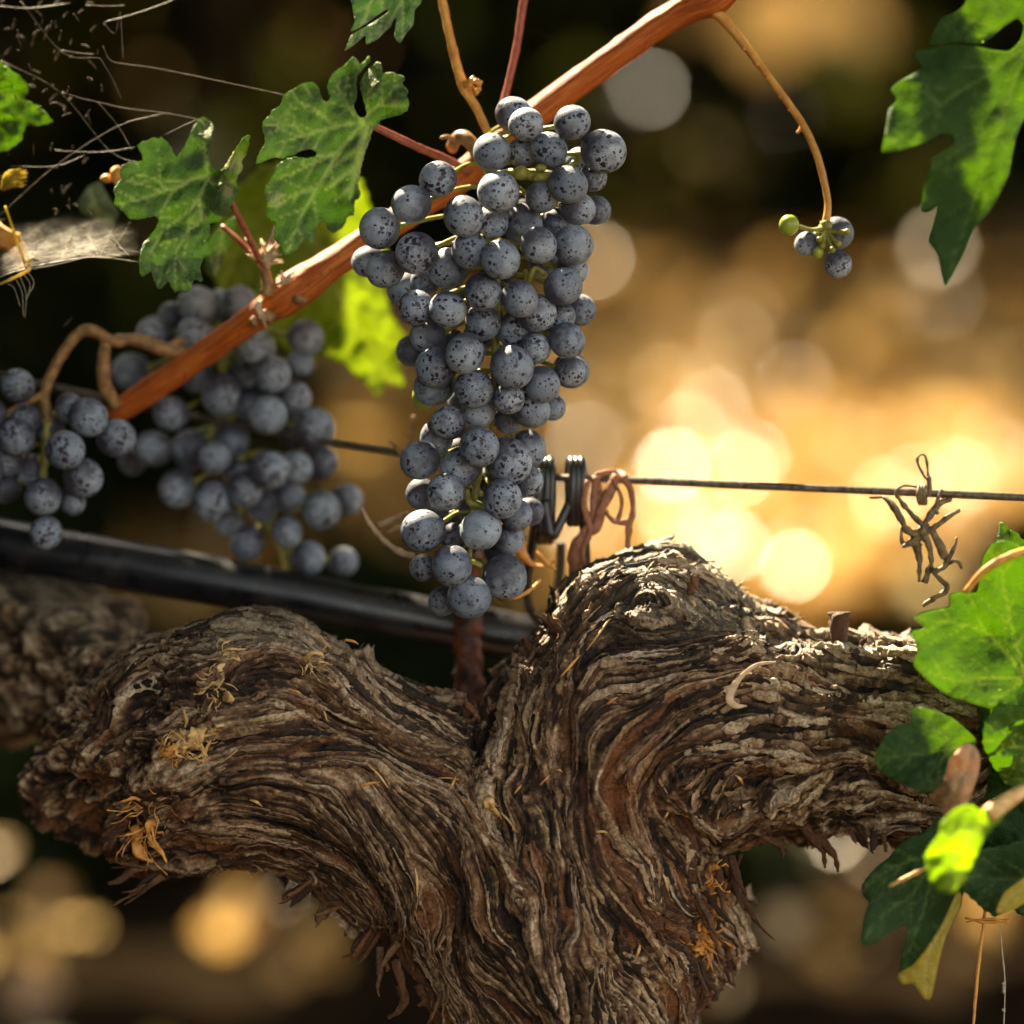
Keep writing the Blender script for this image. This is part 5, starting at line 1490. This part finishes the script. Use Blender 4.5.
LEAFPOLY = np.array([(0, -.5, 0), (.32, -.42, .06), (.5, -.05, .10), (.30, .18, .02), (.22, .5, -.06), (0, .38, .02), (-.22, .5, -.06), (-.30, .18, .02), (-.5, -.05, .10), (-.32, -.42, .06)])


def leafcloud(c, size, flatness=0.0, tint=None):
    """many separate leaf-shaped faces, one mesh"""
    n = len(c)
    a, b, g = rng.uniform(0, 6.28, n), rng.normal(0, 1, n) * (1.1 if not flatness else flatness), rng.normal(0, 1, n) * (1.1 if not flatness else flatness)
    sz = size * rng.uniform(.6, 1.3, n)
    base = LEAFPOLY[None] * sz[:, None, None]
    ca, sa = np.cos(a)[:, None], np.sin(a)[:, None]
    x, y, z = base[..., 0], base[..., 1], base[..., 2]
    x, y = x * ca - y * sa, x * sa + y * ca
    cb, sb_ = np.cos(b)[:, None], np.sin(b)[:, None]
    y, z = y * cb - z * sb_, y * sb_ + z * cb
    cg, sg = np.cos(g)[:, None], np.sin(g)[:, None]
    x, z = x * cg + z * sg, -x * sg + z * cg
    v = np.stack((x, y, z), -1) + np.asarray(c)[:, None, :]
    k = len(LEAFPOLY)
    f = np.arange(n * k).reshape(n, k)
    t = rng.uniform(0, 1, n) if tint is None else tint
    return v.reshape(-1, 3), f, np.repeat(t, k)


# litter on the sunny strip and sparse pale bits in the shade
n = 420
yy = rng.uniform(2.5, 8.0, n); xx = rng.uniform(-1, 1, n) * (0.18 * (yy + 1.1) + 0.25)
zz = gz(xx, yy) + rng.uniform(0.005, 0.05, n)
v, f, t = leafcloud(np.column_stack((xx, yy, zz)), 0.05, 0.5, np.clip(rng.normal(.55, .25, n), 0, 1))
tag(link('leaf_litter', np_mesh('leaf_litter', v, f, {'tint': t}, False), M['litter']), 'fallen golden leaves strewn over the sunlit ground behind', 'leaf litter', None, 'stuff')
n = 45
yy = rng.uniform(1.0, 2.4, n); xx = rng.uniform(-1, 1, n) * (0.18 * (yy + 1.1) + 0.2)
v, f, t = leafcloud(np.column_stack((xx, yy, gz(xx, yy) + .02)), 0.03, 0.5, np.clip(rng.normal(.45, .2, n), 0, 1))
tag(link('leaf_litter', np_mesh('leaf_litter', v, f, {'tint': t}, False), M['litter']), 'few pale fallen leaves on the dark soil under the vine', 'leaf litter', None, 'stuff')
# pale straw and leaf heaps, added to make bright blurred discs
hv, hf, ht = [], [], []
base_n = 0
for (px_, py_, r_, k_) in [(815, 455, .07, 40), (905, 470, .08, 40), (720, 540, .08, 40), (830, 590, .07, 36), (640, 500, .05, 22), (960, 450, .07, 30), (690, 430, .06, 20), (760, 420, .06, 20), (870, 540, .06, 24), (590, 430, .05, 16), (980, 560, .05, 18), (620, 560, .05, 18), (780, 510, .05, 20),
                           (100, 480, .04, 10), (130, 500, .03, 8), (200, 620, .06, 16), (370, 400, .04, 9), (25, 925, .022, 5), (245, 955, .022, 5), (725, 235, .05, 16), (770, 290, .05, 16), (790, 330, .05, 16), (860, 372, .05, 16), (905, 325, .05, 14), (670, 290, .04, 12), (600, 280, .04, 12), (700, 370, .04, 10), (120, 850, .03, 6), (790, 875, .022, 5), (870, 870, .022, 6), (760, 915, .03, 6), (980, 935, .022, 5), (40, 990, .03, 5), (830, 985, .03, 5), (330, 1000, .025, 4), (60, 860, .025, 4)]:
    t = P(px_, py_, 0) - CAMLOC
    g = CAMLOC + t * (CAMLOC.z / -t.z)
    r_ = min(r_, .045); k_ = max(5, k_ // 2)
    c = np.column_stack((rng.normal(g.x, r_ * .5, k_), rng.normal(g.y, r_ * .6, k_), .012 + abs(rng.normal(0, .03, k_))))
    v, f, t_ = leafcloud(c, .045 if py_ < 700 else .03, 1.0, np.clip(rng.normal(.88 if py_ < 700 else .5, .15, k_), 0, 1))
    hv.append(v); hf.append(f + base_n); ht.append(t_); base_n += len(v)
tag(link('leaf_litter', np_mesh('leaf_litter', np.vstack(hv), np.vstack(hf), {'tint': np.concatenate(ht)}, False), M['litter']), 'pale heaps of straw and leaves added on the ground as bright spots', 'leaf litter', None, 'stuff')
# glossy fallen leaves tilted so that they flash in the sun
HALF = SUNV - np.array(FWD); HALF /= np.linalg.norm(HALF)


def flashing(points, spread, smin, smax):
    V_, F_ = [], []
    for i, c in enumerate(points):
        nrm = HALF + rng.normal(0, spread, 3); nrm /= np.linalg.norm(nrm)
        a = np.cross(nrm, (0.3, 0.2, 1.0)); a /= np.linalg.norm(a); b = np.cross(nrm, a)
        w = rng.uniform(0, 6.28); a, b = a * math.cos(w) + b * math.sin(w), b * math.cos(w) - a * math.sin(w)
        s = rng.uniform(smin, smax)
        V_.append(c + (LEAFPOLY[:, :1] * a + LEAFPOLY[:, 1:2] * b + LEAFPOLY[:, 2:] * nrm * .5) * s)
        F_.append(np.arange(10) + 10 * i)
    return np.vstack(V_), np.array(F_)


gp_ = []
for t, r in SHAFTS:
    if t[2] > .05 or t[1] < 2.2: continue
    if t[0] < -.12 and t[1] > 2.2 and rd.random() < .7: continue
    for k in range(6 if t[1] > 2.2 else 0):
        gp_.append(t + np.array((rng.normal(0, .02), rng.normal(0, .03), rng.uniform(.02, .05))))
v, f = flashing(gp_, .15, .009, .019)
v2_, f2_ = flashing([t + np.array((rng.normal(0, .03), rng.normal(0, .05), .03)) for t, r in SHAFTS[:5] for k in range(6)], .16, .012, .022)
v, f = np.vstack((v, v2_)), np.vstack((f, f2_ + len(v)))
lo_ = [t + np.array((rng.normal(0, .02), rng.normal(0, .03), .03)) for t, r in SHAFTS if t[1] < 2.2 and rd.random() < .6]
v2_, f2_ = flashing(lo_, .17, .007, .013)
v, f = np.vstack((v, v2_)), np.vstack((f, f2_ + len(v)))
tag(link('leaf_litter', np_mesh('leaf_litter', v, f, {'tint': np.repeat(np.clip(rng.normal(.8, .12, len(f)), 0, 1), 10)}, False), M['litter']), 'glossy curled leaves added and tilted to flash in the sun between the rows', 'leaf litter', None, 'stuff')
# dry grass
n = 3000
yy = rng.uniform(2.7, 5.6, n); xx = rng.uniform(-1, 1, n) * (0.18 * (yy + 1.1) + 0.3)
gk = vnoise(np.column_stack((xx * 2.6, yy * 2.6, np.full(n, 4.4)))) > .15
xx, yy = xx[gk], yy[gk]; n = len(xx)
h = rng.uniform(.03, .13, n); lean = rng.normal(0, .35, (n, 2)); wd = rng.uniform(.0015, .004, n)
b0 = np.column_stack((xx, yy, gz(xx, yy)))
tip = b0 + np.column_stack((lean * h[:, None], h)); ang_ = rng.uniform(0, 6.28, n)
dx_ = np.column_stack((np.cos(ang_) * wd, np.sin(ang_) * wd, np.zeros(n)))
mid = (b0 + tip) / 2 + np.column_stack((lean * h[:, None] * -.12, h * .08))
V = np.stack((b0 - dx_, b0 + dx_, mid + dx_ * .8, tip, mid - dx_ * .8), 1).reshape(-1, 3)
tag(link('dry_grass', np_mesh('dry_grass', V, np.arange(n * 5).reshape(n, 5), {'tint': np.repeat(np.clip(rng.normal(.65, .2, n), 0, 1), 5)}, False), M['litter']), 'golden dry grass on the strip between the vine rows', 'grass', None, 'stuff')


def row_vine(x, y, h0, h1, nl, wx, label, wy=.35, tintc=.4, dens=None, size=.1):
    root = empty('grapevine', Vector((x, y, float(gz(x, y)))))
    tag(root, label, 'grapevine', 'grapevines of the next row')
    tb = MB()
    z0 = float(gz(x, y)) - .03
    tb.tube([(x, y, z0), (x + .03, y, .25), (x - .02, y + .02, .5), (x + .02, y, .7), (x, y, h1 * .8)], [.06, .05, .045, .04, .015], sides=14, n=6, rough=.2, freq=20)
    tb.tube([(x, y, .66), (x + .25, y, .72), (x + .6, y + .02, .72)], [.04, .035, .02], sides=10, n=5, rough=.2, freq=20)
    tb.tube([(x, y, .66), (x - .25, y, .74), (x - .6, y - .02, .72)], [.04, .035, .02], sides=10, n=5, rough=.2, freq=20)
    tb.build('trunk', M['far_bark'], root)
    c = np.column_stack((rng.normal(0, wx * .55, nl) + x, rng.normal(0, wy * .5, nl) + y, rng.uniform(h0, h1, nl)))
    cl = vnoise(c * 4.0 + 5)
    c = shaft_gaps(sight_gaps(sun_gaps(c[cl > -.35])))
    v, f, t = leafcloud(c, size, 0, np.clip(rng.normal(tintc, .22, len(c)), 0, 1))
    link('crown', np_mesh('crown', v, f, {'tint': t}, False), M['foliage'], root)
    return root


ROW2 = [(-1.55, 5.7, .0, 1.5, 3400, .6, 'dark leafy vine of the next row, far left behind the cobwebs'), (-.55, 5.9, .02, 1.5, 3400, .6, 'dark leafy vine of the next row behind the left grape cluster'),
        (.42, 6.0, .14, 1.5, 2400, .55, 'leafy vine of the next row with sunny gaps, right of the large cluster'), (1.3, 5.9, .14, 1.5, 2600, .55, 'leafy vine of the next row behind the dark pointed leaf'),
        (2.3, 5.9, .1, 1.5, 2200, .6, 'leafy vine of the next row beyond the right border')]
rv_ = [row_vine(*r) for r in ROW2]
for t, r in SHAFTS:
    if t[2] <= .05: continue
    own = min(rv_, key=lambda o: abs(o.location.x - t[0]))
    pts = [t + np.array((rng.normal(0, .05), rng.normal(-.1, .05), rng.normal(0, .05))) for k in range(3)]
    v, f = flashing(pts, .26, .025, .042)  # added leaves tilted to glint as bright discs before the dark row
    link('glint_leaves', np_mesh('glint_leaves', v, f, {'tint': np.repeat(rng.uniform(.3, .6, len(f)), 10)}, False), M['litter'], own)
def shade_vine(x, y, x0, x1, y0, y1, nl, label):
    """an added vine beside the picture; its unseen crown overhead shades the ground"""
    root = empty('grapevine', Vector((x, y, float(gz(x, y)))))
    tag(root, label, 'grapevine', 'added shade vines')
    tb = MB()
    z0 = float(gz(x, y)) - .03
    tb.tube([(x, y, z0), (x + .03, y, .3), (x - .02, y + .02, .7), (x + .02, y, 1.05), (x, y, 1.3)], [.06, .05, .045, .04, .03], sides=14, n=6, rough=.2, freq=20)
    for k in range(6):
        ex_, ey_ = x0 + (x1 - x0) * (k + .5) / 6, (y0 if k % 2 else y1)
        tb.tube([(x, y, 1.2), ((x + ex_) / 2, (y + ey_) / 2, 1.35), (ex_, ey_, 1.4)], [.025, .015, .006], sides=8, n=5)
    tb.build('trunk', M['far_bark'], root)
    c = np.column_stack((rng.uniform(x0, x1, nl), rng.uniform(y0, y1, nl), rng.normal(1.4, .16, nl).clip(1.02, 1.9)))
    c = shaft_gaps(sun_gaps(c))
    v, f, t = leafcloud(c, .13, .55, np.clip(rng.normal(.3, .15, len(c)), 0, .55))
    link('crown', np_mesh('crown', v, f, {'tint': t}, False), M['foliage'], root)


shade_vine(-1.1, 2.4, -3.6, -.55, 1.55, 3.5, 3300, 'vine left of the photo added as a leafy roof to shade the soil')
shade_vine(1.1, 2.4, -.55, 2.2, 1.55, 3.5, 3000, 'vine right of the photo added as a leafy roof to shade the soil')
shade_vine(-1.3, 4.3, -3.8, -.6, 3.5, 5.6, 3600, 'vine farther left of the photo added as a leafy roof to dapple the golden strip')
shade_vine(1.4, 4.3, -.6, 2.4, 3.5, 5.6, 3300, 'vine farther right of the photo added as a leafy roof to dapple the golden strip')
shade_vine(-2.6, 6.8, -4.2, -.6, 5.6, 8.4, 4600, 'vine behind the next row on the left added as a leafy roof for shade')
shade_vine(2.6, 6.8, -.6, 2.8, 5.6, 8.4, 4400, 'vine behind the next row on the right added as a leafy roof for shade')
n = 12000
c = np.column_stack((rng.uniform(-3.5, 3.5, n), rng.normal(9.0, .35, n), rng.uniform(0.0, 1.9, n)))
c = sight_gaps(c)
v, f, t = leafcloud(c, .13, 0, np.clip(rng.normal(.3, .2, len(c)), 0, 1))
tag(link('far_vine_rows', np_mesh('far_vine_rows', v, f, {'tint': t}, False), M['foliage']), 'dark mass of farther vine rows closing the view', 'vine rows', None, 'stuff')



# low dark plants all over the strip break up the light
def bush(x, y, w, h, n, label, size=.06, tintc=.25):
    root = empty('weed_clump', Vector((x, y, float(gz(x, y)))))
    tag(root, label, 'weeds', 'weed clumps on the soil behind')
    r_ = rng.uniform(0, 1, n) ** .5; a_ = rng.uniform(0, 6.28, n)
    z_ = rng.uniform(0, 1, n)
    k = (1 - z_ ** 2) ** .5
    c = np.column_stack((x + w * r_ * np.cos(a_) * k, y + w * r_ * np.sin(a_) * k, gz(x, y) + .01 + h * z_))
    v, f, t = leafcloud(c, size, 0, np.clip(rng.normal(tintc, .2, n), 0, 1))
    link('foliage', np_mesh('foliage', v, f, {'tint': t}, False), M['foliage'], root)
    st = MB()
    for k in range(9):
        a = random.uniform(0, 6.28)
        st.tube([(x, y, float(gz(x, y)) - .01), (x + w * .3 * math.cos(a), y + w * .3 * math.sin(a), h * .4), (x + w * .6 * math.cos(a), y + w * .6 * math.sin(a), h * .8)], [.004, .003, .0015], sides=5, n=3)
    st.build('stem', M['far_bark'], root)


for i, (x, y, w, h, lab) in enumerate([(-.42, 1.75, .17, .16, 'low dark weeds behind the lower left of the trunk'), (-.16, 2.3, .15, .13, 'dark weeds behind the trunk between the left arm and the soil'), (.36, 1.9, .16, .14, 'dark weeds low behind the right arm'),
                                       (.62, 2.3, .2, .2, 'dark weeds behind the drooping leaf at lower right'), (-.72, 2.6, .26, .36, 'dark bushy weeds behind the left edge of the old trunk'), (-.75, 3.3, .42, .42, 'tall dark weeds behind the left grape cluster'), (.1, 1.6, .14, .1, 'flat dark weeds straight behind the trunk'), (-.45, 3.4, .22, .3, 'dark weeds behind the hose')]):
    bush(x, y, w, h, 420 if h < .3 else 900, lab)

# ------------------------------------------------------------------ the old vine's own leafy top, above the picture
top = empty('shade_canopy', P(500, -420, 60))
tag(top, 'leafy shoots of the old vine arching above the grapes, with leaves added for shade', 'vine shoots')
sh = MB()
for k in range(7):
    x = -0.42 + k * .14
    b = Vector((x, .02 * math.sin(k), .80)); 
    sh.tube([b, b + Vector((.02, -.02, .2)), b + Vector((-.02 + .03 * math.sin(k), .03, .45)), b + Vector((.04, .1, .8))], [.005, .0045, .004, .002], sides=8, n=6)
sh.build('shoot', M['cane'], top)
n = 4200
c = np.column_stack((rng.uniform(-.9, .75, n), rng.normal(.38, .27, n), rng.uniform(.88, 1.6, n)))
c = c[c[:, 2] > .84 + .03 * np.abs(c[:, 1])]
c = shaft_gaps(sun_gaps(c[vnoise(c * 6.0 + 2) > -1.1]))
occ = []  # added leaves on sun rays, shading the left clusters and arm
for (x, y, d, l) in [
                     (170, 330, 200, .44), (80, 650, 150, .42), (90, 670, 130, .44), (60, 640, 170, .42), (85, 690, 120, .46), (200, 303, 200, .42), (65, 395, 110, .46), (92, 412, 110, .47), (125, 370, 210, .46), (15, 385, 110, .45), (220, 390, 150, .47), (165, 405, 160, .48), (40, 430, 110, .5), (110, 440, 110, .5), (200, 350, 190, .43), (268, 412, 150, .5), (215, 450, 170, .5), (145, 335, 210, .44)]:
    for k in range(2): occ.append(np.array(P(x, y, d)) + SUNV * (l + .03 * k) + rng.normal(0, .008, 3))
v, f, t = leafcloud(np.vstack((c, occ)), .085, 0, np.clip(rng.normal(.3, .15, len(c) + len(occ)), 0, 1))
small = [np.array(P(x, y, d)) + SUNV * l for x, y, d, l in [(955, 120, -185, .38), (962, 165, -185, .39), (955, 210, -185, .40), (965, 250, -180, .41), (975, 60, -180, .37), (905, 765, -148, .60), (900, 745, -148, .61)]]  # small added leaves that keep sun off parts of the right-hand leaves
v2_, f2_, t2_ = leafcloud(np.array(small), .030, 0, np.full(len(small), .3))
v, f, t = np.vstack((v, v2_)), np.vstack((f, f2_ + len(v))), np.concatenate((t, t2_))
link('crown', np_mesh('crown', v, f, {'tint': t}, False), M['foliage'], top)

side = empty('shade_canopy', P(-900, -200, -1500))  # added leaf cloud out of frame, blocks sky light from left and above
tag(side, 'unseen leafy shoots added at the left and over the camera to block the sky', 'vine shoots')
sh = MB()
for k in range(6):
    y = -1.3 + k * .24
    sh.tube([Vector((-.95, y, .30)), Vector((-.80, y + .05, .7)), Vector((-.72, y, 1.1)), Vector((-.45, y - .05, 1.5))], [.007, .006, .005, .003], sides=8, n=6)
sh.build('shoot', M['cane'], side)
n = 4200
c = np.column_stack((rng.uniform(-.80, -.25, n), rng.uniform(-1.2, .1, n), rng.uniform(.15, 1.5, n)))
c = c[(c[:, 0] < -.36) | (c[:, 1] > -.6)]
n = 900
c3 = np.column_stack((rng.uniform(-.44, -.235, n), rng.uniform(-.22, .14, n), rng.uniform(.33, .80, n)))
n = 550
c2 = np.column_stack((rng.uniform(-.9, .9, n), rng.uniform(-.95, -.1, n), rng.normal(1.45, .16, n)))
c2 = c2[vnoise(c2 * 5.0 + 7) > -.5]
c = shaft_gaps(sun_gaps(np.vstack((c, c2, c3))))
v, f, t = leafcloud(c, .095, 0, np.clip(rng.normal(.3, .15, len(c)), 0, .5))
link('crown', np_mesh('crown', v, f, {'tint': t}, False), M['foliage'], side)
